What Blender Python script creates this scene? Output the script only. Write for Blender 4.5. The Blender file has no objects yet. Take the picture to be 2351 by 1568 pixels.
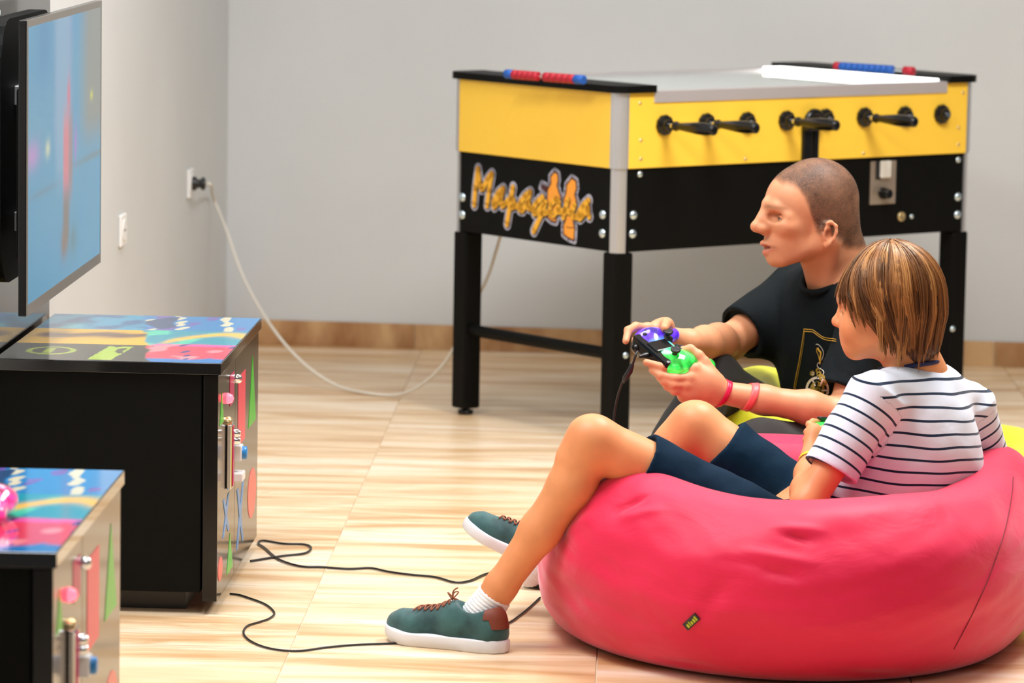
import bpy, bmesh, math, random
import numpy as np
from mathutils import Vector, Matrix
from mathutils.bvhtree import BVHTree

random.seed(7)
np.random.seed(7)
scene = bpy.context.scene
COL = scene.collection

# ------------------------------------------------------------------ camera
FPX, PITCH, ROLL, CAM_H = 9161.9, 0.1235, 0.0172, 1.566
CX, CY = 1175.5, 784.0
_s, _c = math.sin(PITCH), math.cos(PITCH)
_R0 = Vector((1, 0, 0)); _U0 = Vector((0, _s, _c)); FWD = Vector((0, _c, -_s))
RGT = _R0 * math.cos(ROLL) + _U0 * math.sin(ROLL)
UPV = _U0 * math.cos(ROLL) - _R0 * math.sin(ROLL)
CAMP = Vector((0, 0, CAM_H))
cam_data = bpy.data.cameras.new('camera')
cam = bpy.data.objects.new('camera', cam_data)
COL.objects.link(cam)
M = Matrix((RGT, UPV, -FWD)).transposed().to_4x4()
M.translation = CAMP
cam.matrix_world = M
cam_data.sensor_width = 36.0
cam_data.lens = FPX / 2351 * 36.0
cam_data.clip_start = 0.05
cam_data.clip_end = 100
cam_data.dof.use_dof = True
cam_data.dof.focus_distance = 8.15
cam_data.dof.aperture_fstop = 5.5
scene.camera = cam

# ------------------------------------------------------------------ light
world = bpy.data.worlds.new('world')
scene.world = world
world.use_nodes = True
bg = world.node_tree.nodes['Background']
bg.inputs[0].default_value = (0.93, 0.95, 1.0, 1)
bg.inputs[1].default_value = 0.09

def area(name, loc, size, power, col=(.98, .99, 1.0), target=None):
    d = bpy.data.lights.new(name, 'AREA')
    d.shape = 'RECTANGLE'; d.size, d.size_y = size
    d.energy = power; d.color = col
    o = bpy.data.objects.new(name, d); COL.objects.link(o)
    o.location = loc
    if target is not None:
        o.rotation_euler = (Vector(target) - Vector(loc)).to_track_quat('-Z', 'Y').to_euler()
    return o
area('ceiling_panel_light', (-0.9, 7.2, 3.0), (1.2, 1.2), 66)
area('ceiling_panel_light', (1.4, 8.6, 3.0), (1.2, 1.2), 84)
area('ceiling_panel_light', (-0.4, 9.9, 3.0), (1.2, 1.2), 16)
area('ceiling_panel_light', (0.6, 4.4, 3.0), (1.2, 1.2), 14)

scene.view_settings.view_transform = 'Standard'
scene.view_settings.look = 'None'
scene.view_settings.exposure = 0.6
scene.view_settings.gamma = 1.0
scene.view_settings.use_curve_mapping = False

# ------------------------------------------------------------------ helpers
def ray(px, py):
    return FWD + RGT * ((px - CX) / FPX) - UPV * ((py - CY) / FPX)
def P(px, py, Y):
    "world point seen at that pixel of the photograph, at depth Y"
    d = ray(px, py); return CAMP + d * (Y / d.y)
def G(px, py, z=0.0):
    d = ray(px, py); return CAMP + d * ((z - CAM_H) / d.z)

MATS = {}
def mat(name, col=(.5, .5, .5), rough=.5, metal=0.0, spec=.5, coat=0.0, emit=None, estr=0.0, sheen=0.0, alpha=1.0, trans=0.0, sss=0.0):
    if name in MATS: return MATS[name]
    m = bpy.data.materials.new(name); m.use_nodes = True
    b = m.node_tree.nodes['Principled BSDF']
    b.inputs['Base Color'].default_value = (*col, 1)
    b.inputs['Roughness'].default_value = rough
    b.inputs['Metallic'].default_value = metal
    b.inputs['Specular IOR Level'].default_value = spec
    b.inputs['Coat Weight'].default_value = coat
    b.inputs['Coat Roughness'].default_value = .05
    b.inputs['Sheen Weight'].default_value = sheen
    b.inputs['Alpha'].default_value = alpha
    b.inputs['Transmission Weight'].default_value = trans
    if sss:
        b.inputs['Subsurface Weight'].default_value = sss
        b.inputs['Subsurface Radius'].default_value = (.012, .005, .003)
        b.inputs['Subsurface Scale'].default_value = 1.0
    if emit:
        b.inputs['Emission Color'].default_value = (*emit, 1)
        b.inputs['Emission Strength'].default_value = estr
    MATS[name] = m
    return m
def nodes(m):
    nt = m.node_tree
    return nt, nt.nodes['Principled BSDF']
def N(nt, t, **kw):
    n = nt.nodes.new(t)
    for k, v in kw.items():
        if k.startswith('i_'):
            n.inputs[k[2:].replace('_', ' ')].default_value = v
        else: setattr(n, k, v)
    return n
def add_bump(m, scale=200, strength=.1, dist=.001, coord='Object', detail=2.0, vec_scale=(1, 1, 1)):
    nt, b = nodes(m)
    tc = N(nt, 'ShaderNodeTexCoord'); mp = N(nt, 'ShaderNodeMapping')
    mp.inputs['Scale'].default_value = vec_scale
    no = N(nt, 'ShaderNodeTexNoise'); no.inputs['Scale'].default_value = scale; no.inputs['Detail'].default_value = detail
    bp = N(nt, 'ShaderNodeBump'); bp.inputs['Strength'].default_value = strength; bp.inputs['Distance'].default_value = dist
    L = nt.links.new
    L(tc.outputs[coord], mp.inputs[0]); L(mp.outputs[0], no.inputs['Vector']); L(no.outputs[0], bp.inputs['Height']); L(bp.outputs[0], b.inputs['Normal'])
    return m
def add_mottle(m, col_a, col_b, scale=10, coord='Object', detail=4, lo=.35, hi=.65):
    nt, b = nodes(m); L = nt.links.new
    tc = N(nt, 'ShaderNodeTexCoord')
    no = N(nt, 'ShaderNodeTexNoise'); no.inputs['Scale'].default_value = scale; no.inputs['Detail'].default_value = detail
    rp = N(nt, 'ShaderNodeValToRGB')
    rp.color_ramp.elements[0].position = lo; rp.color_ramp.elements[0].color = (*col_a, 1)
    rp.color_ramp.elements[1].position = hi; rp.color_ramp.elements[1].color = (*col_b, 1)
    L(tc.outputs[coord], no.inputs['Vector']); L(no.outputs[0], rp.inputs[0]); L(rp.outputs[0], b.inputs['Base Color'])
    return m
def attr_col(m, name='Col', noise=0.0, nscale=60):
    nt, b = nodes(m); L = nt.links.new
    a = N(nt, 'ShaderNodeAttribute', attribute_name=name)
    out = a.outputs['Color']
    if noise:
        tc = N(nt, 'ShaderNodeTexCoord')
        no = N(nt, 'ShaderNodeTexNoise'); no.inputs['Scale'].default_value = nscale; no.inputs['Detail'].default_value = 4
        mr = N(nt, 'ShaderNodeMapRange'); mr.inputs['To Min'].default_value = 1 - noise; mr.inputs['To Max'].default_value = 1 + noise
        mx = N(nt, 'ShaderNodeMix', data_type='RGBA', blend_type='MULTIPLY'); mx.inputs['Factor'].default_value = 1
        L(tc.outputs['Object'], no.inputs['Vector']); L(no.outputs[0], mr.inputs[0]); L(out, mx.inputs[6]); L(mr.outputs[0], mx.inputs[7]); out = mx.outputs[2]
    L(out, b.inputs['Base Color'])
    return m

def tag(o, label=None, cat=None, group=None, kind=None):
    if label: o['label'] = label
    if cat: o['category'] = cat
    if group: o['group'] = group
    if kind: o['kind'] = kind
    return o
def thing(name, loc=(0, 0, 0), rz=0.0, label=None, cat=None, group=None):
    o = bpy.data.objects.new(name, None); COL.objects.link(o)
    o.location = loc; o.rotation_euler = (0, 0, rz); o.empty_display_size = .05
    return tag(o, label, cat, group)
def mesh_obj(name, me, m=None, parent=None, smooth=False, loc=None):
    if m is not None:
        me.materials.clear(); me.materials.append(m)
    if smooth:
        me.polygons.foreach_set('use_smooth', [True] * len(me.polygons))
    o = bpy.data.objects.new(name, me); COL.objects.link(o)
    if parent is not None: o.parent = parent
    if loc is not None: o.location = loc
    return o
class MB:
    "collects shapes into one mesh"
    def __init__(s): s.v = []; s.f = []; s.sm = []
    def add(s, vs, fs, smooth=False):
        n = len(s.v); s.v += [tuple(v) for v in vs]; s.f += [tuple(i + n for i in f) for f in fs]; s.sm += [smooth] * len(fs); return s
    def box(s, a, b, bev=0.0, mtx=None):
        x0, y0, z0 = [min(p, q) for p, q in zip(a, b)]; x1, y1, z1 = [max(p, q) for p, q in zip(a, b)]
        if bev <= 0:
            vs = [(x, y, z) for x in (x0, x1) for y in (y0, y1) for z in (z0, z1)]
            fs = [(0, 1, 3, 2), (4, 6, 7, 5), (0, 4, 5, 1), (2, 3, 7, 6), (0, 2, 6, 4), (1, 5, 7, 3)]
        else:
            bm = bmesh.new(); bmesh.ops.create_cube(bm, size=1)
            for v in bm.verts: v.co = ((x0 + x1) / 2 + v.co.x * (x1 - x0), (y0 + y1) / 2 + v.co.y * (y1 - y0), (z0 + z1) / 2 + v.co.z * (z1 - z0))
            bmesh.ops.bevel(bm, geom=bm.edges[:], offset=bev, segments=2, affect='EDGES', profile=.5)
            bm.verts.index_update(); vs = [v.co.copy() for v in bm.verts]; fs = [[v.index for v in f.verts] for f in bm.faces]; bm.free()
        if mtx is not None: vs = [mtx @ Vector(v) for v in vs]
        return s.add(vs, fs)
    def lathe(s, prof, origin, axis, n=24, smooth=True, cap=True):
        "prof: (radius, distance along axis)"
        o = Vector(origin); ax = Vector(axis).normalized(); u = ax.orthogonal().normalized(); w = ax.cross(u)
        vs = []; fs = []
        for r, t in prof:
            for k in range(n):
                an = 2 * math.pi * k / n
                vs.append(o + ax * t + (u * math.cos(an) + w * math.sin(an)) * r)
        for i in range(len(prof) - 1):
            for k in range(n):
                fs.append((i * n + k, i * n + (k + 1) % n, (i + 1) * n + (k + 1) % n, (i + 1) * n + k))
        s.add(vs, fs, smooth)
        if cap:
            m = len(prof) - 1
            s.add([vs[k] for k in range(n)][::-1], [tuple(range(n))]); s.add([vs[m * n + k] for k in range(n)], [tuple(range(n))])
        return s
    def tube(s, pts, r, n=8, cap=True):
        pts = [Vector(p) for p in pts]; m = len(pts)
        rs = r if isinstance(r, (list, tuple)) else [r] * m
        vs = []; fs = []
        t0 = (pts[1] - pts[0]).normalized(); u = t0.orthogonal().normalized()
        for i, p in enumerate(pts):
            t = (pts[min(i + 1, m - 1)] - pts[max(i - 1, 0)])
            t = t.normalized() if t.length > 1e-9 else t0
            u = (u - t * u.dot(t)); u = u.normalized() if u.length > 1e-6 else t.orthogonal().normalized()
            w = t.cross(u)
            for k in range(n):
                an = 2 * math.pi * k / n; vs.append(p + (u * math.cos(an) + w * math.sin(an)) * rs[i])
        for i in range(m - 1):
            for k in range(n): fs.append((i * n + k, i * n + (k + 1) % n, (i + 1) * n + (k + 1) % n, (i + 1) * n + k))
        s.add(vs, fs, True)
        if cap: s.add(vs[:n][::-1], [tuple(range(n))]); s.add(vs[-n:], [tuple(range(n))])
        return s
    def prism(s, poly, f0, f1):
        "poly: 2D outline; f0/f1 map (a,b) to a 3D point on the two faces"
        n = len(poly); vs = [f0(*p) for p in poly] + [f1(*p) for p in poly]
        fs = [tuple(range(n))[::-1], tuple(range(n, 2 * n))] + [(i, (i + 1) % n, n + (i + 1) % n, n + i) for i in range(n)]
        return s.add(vs, fs)
    def build(s, name, m, parent=None, loc=None, recalc=True):
        me = bpy.data.meshes.new(name); me.from_pydata([tuple(v) for v in s.v], [], s.f)
        me.polygons.foreach_set('use_smooth', s.sm)
        if recalc:
            bm = bmesh.new(); bm.from_mesh(me); bmesh.ops.recalc_face_normals(bm, faces=bm.faces[:]); bm.to_mesh(me); bm.free()
        return mesh_obj(name, me, m, parent, loc=loc)
def catmull(pts, sub=8, closed=False):
    pts = [Vector(p) for p in pts]; out = []
    n = len(pts)
    rng = range(n if closed else n - 1)
    for i in rng:
        if closed: p0, p1, p2, p3 = pts[(i - 1) % n], pts[i], pts[(i + 1) % n], pts[(i + 2) % n]
        else: p0, p1, p2, p3 = pts[max(i - 1, 0)], pts[i], pts[i + 1], pts[min(i + 2, n - 1)]
        for k in range(sub):
            t = k / sub
            out.append(.5 * ((2 * p1) + (p2 - p0) * t + (2 * p0 - 5 * p1 + 4 * p2 - p3) * t * t + (3 * p1 - p0 - 3 * p2 + p3) * t ** 3))
    if not closed: out.append(pts[-1])
    return out
def set_color(me, cols, name='Col'):
    a = me.color_attributes.new(name, 'FLOAT_COLOR', 'POINT')
    c = np.ones((len(me.vertices), 4), np.float32); c[:, :3] = cols
    a.data.foreach_set('color', c.ravel())
def set_float(me, vals, name):
    a = me.attributes.new(name, 'FLOAT', 'POINT'); a.data.foreach_set('value', np.asarray(vals, np.float32).ravel())
def srgb(r, g, b):
    f = lambda c: (c / 255 / 12.92) if c <= 10 else ((c / 255 + .055) / 1.055) ** 2.4
    return (f(r), f(g), f(b))

# ------------------------------------------------------------------ distance-field bodies
class Field:
    "signed distance grid with smooth unions, turned into one continuous mesh"
    def __init__(s, lo, hi, h):
        s.lo = np.array(lo, np.float32); s.h = h
        s.n = np.ceil((np.array(hi) - s.lo) / h).astype(int) + 1
        s.F = np.full(s.n, 1.0, np.float32)
    def block(s, lo, hi):
        a = np.clip(np.floor((np.array(lo) - s.lo) / s.h).astype(int), 0, s.n)
        b = np.clip(np.ceil((np.array(hi) - s.lo) / s.h).astype(int) + 1, 0, s.n)
        if (b <= a).any(): return None, None
        sl = tuple(slice(i, j) for i, j in zip(a, b))
        ax = [s.lo[k] + s.h * np.arange(a[k], b[k], dtype=np.float32) for k in range(3)]
        return sl, (ax[0][:, None, None], ax[1][None, :, None], ax[2][None, None, :])
    def apply(s, lo, hi, fn, k=.01, op='u'):
        mg = k + 4 * s.h
        sl, g = s.block(np.array(lo) - mg, np.array(hi) + mg)
        if sl is None: return s
        d = fn(*g).astype(np.float32); a = s.F[sl]
        if op == 'u':
            hh = np.maximum(k - np.abs(a - d), 0) / k; s.F[sl] = np.minimum(a, d) - hh * hh * k * .25
        elif op == 's':
            d = -d; hh = np.maximum(k - np.abs(a - d), 0) / k; s.F[sl] = np.maximum(a, d) + hh * hh * k * .25
        elif op == 'i':
            s.F[sl] = np.maximum(a, d)
        return s
    def cap(s, a, b, ra, rb=None, k=.01, op='u'):
        rb = ra if rb is None else rb
        a = np.array(a, np.float32); b = np.array(b, np.float32); ab = b - a; L2 = float(ab @ ab) + 1e-12; R = max(ra, rb)
        def fn(x, y, z):
            px, py, pz = x - a[0], y - a[1], z - a[2]
            t = np.clip((px * ab[0] + py * ab[1] + pz * ab[2]) / L2, 0, 1)
            return np.sqrt((px - t * ab[0]) ** 2 + (py - t * ab[1]) ** 2 + (pz - t * ab[2]) ** 2) - (ra + (rb - ra) * t)
        return s.apply(np.minimum(a, b) - R, np.maximum(a, b) + R, fn, k, op)
    def chain(s, pts, rs, k=.01, op='u'):
        for i in range(len(pts) - 1): s.cap(pts[i], pts[i + 1], rs[i], rs[i + 1], k, op)
        return s
    def ell(s, c, r, rot=None, k=.01, op='u'):
        c = np.array(c, np.float32); r = np.array(r, np.float32); R = np.eye(3) if rot is None else np.array(rot)
        ext = np.sqrt(((R * r) ** 2).sum(1))
        def fn(x, y, z):
            px, py, pz = x - c[0], y - c[1], z - c[2]
            q = [R[0, i] * px + R[1, i] * py + R[2, i] * pz for i in range(3)]
            k0 = np.sqrt(sum((q[i] / r[i]) ** 2 for i in range(3))); k1 = np.sqrt(sum((q[i] / r[i] ** 2) ** 2 for i in range(3))) + 1e-6
            return k0 * (k0 - 1) / k1
        return s.apply(c - ext, c + ext, fn, k, op)
    def sample(s, pts):
        q = (np.asarray(pts) - s.lo) / s.h; i = np.clip(q.astype(int), 0, s.n - 2); t = np.clip(q - i, 0, 1); r = 0
        for dx in (0, 1):
            for dy in (0, 1):
                for dz in (0, 1):
                    w = (t[:, 0] if dx else 1 - t[:, 0]) * (t[:, 1] if dy else 1 - t[:, 1]) * (t[:, 2] if dz else 1 - t[:, 2])
                    r = r + w * s.F[i[:, 0] + dx, i[:, 1] + dy, i[:, 2] + dz]
        return r
    def mesh(s):
        F = s.F; m = F < 0
        # crop to the occupied box
        w = [np.where(m.any(axis=tuple(a for a in range(3) if a != k)))[0] for k in range(3)]
        a = [max(x[0] - 2, 0) for x in w]; b = [min(x[-1] + 3, s.n[k]) for k, x in enumerate(w)]
        F = F[a[0]:b[0], a[1]:b[1], a[2]:b[2]]; m = F < 0; lo = s.lo + np.array(a) * s.h
        c = [m[i:m.shape[0] - 1 + i, j:m.shape[1] - 1 + j, k:m.shape[2] - 1 + k] for i in (0, 1) for j in (0, 1) for k in (0, 1)]
        al = c[0].copy(); an = c[0].copy()
        for q in c[1:]: al &= q; an |= q
        act = an & ~al
        idx = -np.ones(act.shape, np.int64); I = np.argwhere(act); idx[act] = np.arange(len(I))
        acc = np.zeros((len(I), 3)); cnt = np.zeros(len(I))
        cor = [(i, j, k) for i in (0, 1) for j in (0, 1) for k in (0, 1)]
        val = {q: F[I[:, 0] + q[0], I[:, 1] + q[1], I[:, 2] + q[2]] for q in cor}
        for p in cor:
            for ax in range(3):
                if p[ax]: continue
                q = list(p); q[ax] = 1; q = tuple(q); va, vb = val[p], val[q]
                e = (va < 0) != (vb < 0); t = np.where(e, va / np.where(e, va - vb, 1), 0)
                pt = np.tile(np.array(p, float), (len(I), 1)); pt[:, ax] = t
                acc += pt * e[:, None]; cnt += e
        V = lo + (I + acc / cnt[:, None]) * s.h
        Q = []
        for ax in range(3):
            sa = [slice(None)] * 3; sb = [slice(None)] * 3; sa[ax] = slice(0, -1); sb[ax] = slice(1, None)
            e = np.argwhere(m[tuple(sa)] != m[tuple(sb)]); u, v = (ax + 1) % 3, (ax + 2) % 3
            ok = (e[:, u] > 0) & (e[:, v] > 0) & (e[:, u] < m.shape[u] - 1) & (e[:, v] < m.shape[v] - 1); e = e[ok]
            ins = m[e[:, 0], e[:, 1], e[:, 2]]
            def at(du, dv):
                z = e.copy(); z[:, u] -= du; z[:, v] -= dv; return idx[z[:, 0], z[:, 1], z[:, 2]]
            q = np.stack([at(0, 0), at(1, 0), at(1, 1), at(0, 1)], 1); q[~ins] = q[~ins][:, ::-1]; Q.append(q)
        return V, np.concatenate(Q)
def np_mesh(name, V, Q):
    me = bpy.data.meshes.new(name)
    me.vertices.add(len(V)); me.vertices.foreach_set('co', np.asarray(V, np.float32).ravel())
    me.loops.add(Q.size); me.loops.foreach_set('vertex_index', np.asarray(Q, np.int32).ravel())
    me.polygons.add(len(Q)); me.polygons.foreach_set('loop_start', np.arange(0, Q.size, Q.shape[1], dtype=np.int32))
    me.polygons.foreach_set('use_smooth', np.ones(len(Q), bool))
    me.update(calc_edges=True); me.validate()
    return me
def smooth_mesh(V, Q, it=2, lam=.5):
    n = len(V); V = np.array(V, float)
    e = np.concatenate([Q[:, [i, (i + 1) % Q.shape[1]]] for i in range(Q.shape[1])]); deg = np.bincount(e[:, 0], minlength=n) + np.bincount(e[:, 1], minlength=n)
    for _ in range(it):
        s = np.zeros_like(V)
        for k in range(3): s[:, k] = np.bincount(e[:, 0], V[e[:, 1], k], n) + np.bincount(e[:, 1], V[e[:, 0], k], n)
        V += lam * (s / np.maximum(deg, 1)[:, None] - V)
    return V
def sub_mesh(V, Q, keep):
    "keep faces whose vertices all satisfy keep"
    f = Q[keep[Q].all(1)]; used = np.unique(f); mp = -np.ones(len(V), int); mp[used] = np.arange(len(used))
    return V[used], mp[f], used
def np_noise(p, scale, seed=0, n=5):
    "cheap smooth pseudo-noise from sines"
    r = np.random.RandomState(seed); o = 0
    for i in range(n):
        d = r.normal(size=3); d /= np.linalg.norm(d); o = o + np.sin((p @ d) * scale * (1 + .7 * i) + r.rand() * 6.28) / (1 + .6 * i)
    return o / 2.2
# ------------------------------------------------------------------ the setting
# room axes: back wall slightly turned to the camera, left wall square to it
BWC = Vector((-0.90, 12.46, 0)); BA = 0.1076
BWX = Vector((math.cos(BA), -math.sin(BA), 0)); BWY = Vector((-math.sin(BA), -math.cos(BA), 0))   # along back wall / along left wall towards camera

m_wall = add_mottle(mat('wall_paint', srgb(214, 214, 212), .7), srgb(211, 214, 215), srgb(205, 208, 209), 1.5)
add_bump(m_wall, 90, .06, .002)
def wall(name, o, d, nrm, length, h=3.1, back=.12):
    b = MB(); vs = []
    for k in (0, 1):
        for l in (0, length):
            for z in (0, h): vs.append(o + d * l - nrm * (back * k) + Vector((0, 0, z)))
    b.add(vs, [(0, 1, 3, 2), (4, 6, 7, 5), (0, 4, 5, 1), (2, 3, 7, 6), (0, 2, 6, 4), (1, 5, 7, 3)])
    return tag(b.build(name, m_wall), kind='structure')
wall('wall_back', BWC - BWX * .12, BWX, BWY, 6.0)
LWY = Vector((-.062, -.998, 0)).normalized(); LWX = Vector((.998, -.062, 0)).normalized()      # left wall, almost along the view
wall('wall_left', BWC, LWY, LWX, 8.5)
def ceiling():
    b = MB(); b.box((-3.0, 2.0, 3.1), (5.5, 13.2, 3.2)); return tag(b.build('ceiling', mat('ceiling_paint', (.8, .8, .8), .9)), kind='structure')
ceiling()

# floor tiles: long stone-look tiles with veins running across the view
m_tile = mat('floor_tile', srgb(232, 206, 170), .30, spec=.3)
def tile_mat(m, dark=1.0):
    nt, b = nodes(m); L = nt.links.new
    tc = N(nt, 'ShaderNodeTexCoord'); oi = N(nt, 'ShaderNodeObjectInfo')
    ad = N(nt, 'ShaderNodeVectorMath', operation='ADD'); sc = N(nt, 'ShaderNodeVectorMath', operation='SCALE'); sc.inputs['Scale'].default_value = 17.0
    cmb = N(nt, 'ShaderNodeCombineXYZ')
    L(oi.outputs['Random'], cmb.inputs[0]); L(oi.outputs['Random'], cmb.inputs[1]); L(cmb.outputs[0], sc.inputs[0])
    L(tc.outputs['Object'], ad.inputs[0]); L(sc.outputs[0], ad.inputs[1])
    def veins(sx, sy, scale, detail, dist):
        mp = N(nt, 'ShaderNodeMapping'); mp.inputs['Scale'].default_value = (sx, sy, 1)
        no = N(nt, 'ShaderNodeTexNoise'); no.inputs['Scale'].default_value = scale; no.inputs['Detail'].default_value = detail; no.inputs['Distortion'].default_value = dist; no.inputs['Roughness'].default_value = .55
        L(ad.outputs[0], mp.inputs[0]); L(mp.outputs[0], no.inputs['Vector']); return no.outputs[0]
    base = N(nt, 'ShaderNodeValToRGB'); cr = base.color_ramp
    cr.elements[0].position = .34; cr.elements[0].color = (*srgb(200, 158, 110), 1)
    cr.elements[1].position = .72; cr.elements[1].color = (*srgb(246, 231, 211), 1)
    e = cr.elements.new(.5); e.color = (*srgb(229, 200, 161), 1)
    L(veins(.55, 4.0, 2.3, 6, .6), base.inputs[0])
    thin = N(nt, 'ShaderNodeValToRGB'); tr = thin.color_ramp
    tr.elements[0].position = .475; tr.elements[0].color = (0, 0, 0, 1); tr.elements[1].position = .54; tr.elements[1].color = (0, 0, 0, 1)
    e = tr.elements.new(.505); e.color = (1, 1, 1, 1)
    L(veins(.5, 5.5, 2.0, 5, 1.2), thin.inputs[0])
    gate = N(nt, 'ShaderNodeMapRange'); gate.inputs['From Min'].default_value = .42; gate.inputs['From Max'].default_value = .62
    L(veins(.8, 1.6, 1.6, 2, 0), gate.inputs[0])
    mu = N(nt, 'ShaderNodeMath', operation='MULTIPLY'); L(thin.outputs[0], mu.inputs[0]); L(gate.outputs[0], mu.inputs[1])
    mu2 = N(nt, 'ShaderNodeMath', operation='MULTIPLY'); L(mu.outputs[0], mu2.inputs[0]); mu2.inputs[1].default_value = .6
    mx = N(nt, 'ShaderNodeMix', data_type='RGBA'); L(mu2.outputs[0], mx.inputs[0]); L(base.outputs[0], mx.inputs[6]); mx.inputs[7].default_value = (*srgb(196, 146, 100), 1)
    L(mx.outputs[2], b.inputs['Base Color'])
tile_mat(m_tile)
m_grout = mat('tile_grout', srgb(226, 212, 190), .8)
fl = MB(); fl.box((-3.2, 3.6, -.06), (4.2, 13.4, -.0035)); floor = tag(fl.build('floor', m_grout), kind='structure')
TA = math.atan2(.134, 4.44)             # the joints lean a little to the right with distance
tx = Vector((math.cos(TA), -math.sin(TA), 0)); ty = Vector((math.sin(TA), math.cos(TA), 0))
g0 = G(930, 890); TW, TL = .60, 1.2
tm = MB(); tm.box((-TW / 2 + .0012, -TL / 2 + .0012, -.02), (TW / 2 - .0012, TL / 2 - .0012, 0), .0008)
tile0 = tm.build('tile', m_tile, floor); tile_me = tile0.data
first = True
for i in range(-4, 6):
    for j in range(-6, 2):
        c = g0 + tx * ((i + .5) * TW) + ty * ((j + .5) * TL + (.27 if i % 2 else -.2))
        if c.y < 3.9 or c.y > 13.2 or c.x < -2.9 or c.x > 4.0: continue
        rel = (c - BWC).dot(BWY)
        if rel < -TL * .45: continue
        if first: o = tile0; first = False
        else:
            o = bpy.data.objects.new('tile', tile_me); COL.objects.link(o); o.parent = floor
        o.location = c; o.rotation_euler = (0, 0, -TA)

# tiled skirting along the back wall
m_base = mat('skirting_tile', srgb(186, 146, 100), .4)
def skirt_mat(m):
    nt, b = nodes(m); L = nt.links.new
    tc = N(nt, 'ShaderNodeTexCoord'); oi = N(nt, 'ShaderNodeObjectInfo'); mp = N(nt, 'ShaderNodeMapping'); mp.inputs['Scale'].default_value = (1.0, 1.0, .45); mp.inputs['Rotation'].default_value = (0, .5, 0)
    no = N(nt, 'ShaderNodeTexNoise'); no.noise_dimensions = '4D'; no.inputs['Scale'].default_value = 9; no.inputs['Detail'].default_value = 4
    rp = N(nt, 'ShaderNodeValToRGB'); rp.color_ramp.elements[0].position = .36; rp.color_ramp.elements[0].color = (*srgb(152, 104, 62), 1); rp.color_ramp.elements[1].position = .66; rp.color_ramp.elements[1].color = (*srgb(208, 170, 124), 1)
    L(tc.outputs['Object'], mp.inputs[0]); L(mp.outputs[0], no.inputs['Vector']); L(oi.outputs['Random'], no.inputs['W']); L(no.outputs[0], rp.inputs[0]); L(rp.outputs[0], b.inputs['Base Color'])
skirt_mat(m_base)
def skirting(name, o, d, nrm, length):
    base = MB(); r = math.atan2(d.y, d.x)
    base.box((0, 0, 0), (length, .006 if nrm == BWY else .006, .074))
    sgn = 1 if Vector((-d.y, d.x, 0)).dot(nrm) > 0 else -1
    b = MB(); b.box((0, 0, 0), (length, sgn * .006, .074))
    root = tag(b.build(name, m_grout), kind='structure'); root.location = o; root.rotation_euler = (0, 0, r)
    t = MB(); t.box((.001, sgn * .004, 0), (.599, sgn * .012, .078), .001); me = None
    for i in range(int(length / .6)):
        if me is None: q = t.build('skirting_tile', m_base, root); me = q.data
        else: q = bpy.data.objects.new('skirting_tile', me); COL.objects.link(q); q.parent = root
        q.location = (i * .6, 0, 0)
skirting('baseboard_back', BWC, BWX, BWY, 5.4)
skirting('baseboard_left', BWC + LWY * .02, LWY, LWX, 8.4)

# wall sockets on the left wall
m_wplast = mat('white_plastic', srgb(232, 232, 230), .35)
m_blk = mat('black_plastic', (.012, .012, .013), .35)
def on_left_wall(px, py):
    d = ray(px, py); t = (BWC - CAMP).dot(LWX) / d.dot(LWX); return CAMP + d * t
ROTL = math.atan2(LWX.y, LWX.x)
def socket(px, py, label, rnd):
    p = on_left_wall(px, py); t = thing('wall_socket', p, ROTL, label, 'socket')
    b = MB(); b.box((0, -.042, -.042), (.010, .042, .042), .004); pl = b.build('cover_plate', m_wplast, t)
    b = MB(); b.lathe([(.030, .008), (.031, .0115), (.026, .0125), (.024, .0115)], (0, 0, 0), (1, 0, 0), 24); b.build('socket_ring', m_wplast, t)
    for s in (-1, 1):
        b = MB(); b.lathe([(.003, .011), (.003, .0127)], (0, s * .0095, 0), (1, 0, 0), 10); b.build('socket_hole', m_blk, t)
    return p
pk = socket(433, 421, 'white wall socket with a black plug in it beside the room corner', 0)
socket(277, 528, 'empty white wall socket on the left wall beside the screen', 1)
pl = thing('power_cord', pk, ROTL, 'pale power cord with a black plug hanging from the wall to the football table', 'cord')
b = MB(); b.lathe([(.020, .0128), (.021, .020), (.014, .026), (.012, .034), (.019, .040), (.019, .046), (.012, .050)], (0, 0, 0), (1, 0, 0), 20); b.build('plug', m_blk, pl)
m_cord = mat('cord_sleeve', srgb(222, 216, 204), .5)
cp = [pk + Vector((.048, 0, 0)), pk + Vector((.066, -.004, -.004))]
for q in ((490, 455, 12.05), (520, 530, 11.95), (560, 640, 11.8), (620, 745, 11.65), (690, 828, 11.5), (770, 884, 11.4), (850, 908, 11.3), (920, 905, 11.25), (975, 878, 11.2), (1030, 820, 11.15), (1075, 720, 11.1), (1118, 640, 11.05), (1148, 545, 11.0), (1160, 500, 11.0)):
    p = P(*q); p.z = max(p.z, .006); cp.append(p)
iv = Matrix.Translation(pk) @ Matrix.Rotation(ROTL, 4, 'Z'); iv = iv.inverted()
b = MB(); b.tube([iv @ p for p in catmull(cp, 8)], .0046, 8); b.build('cord', m_cord, pl)
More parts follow.
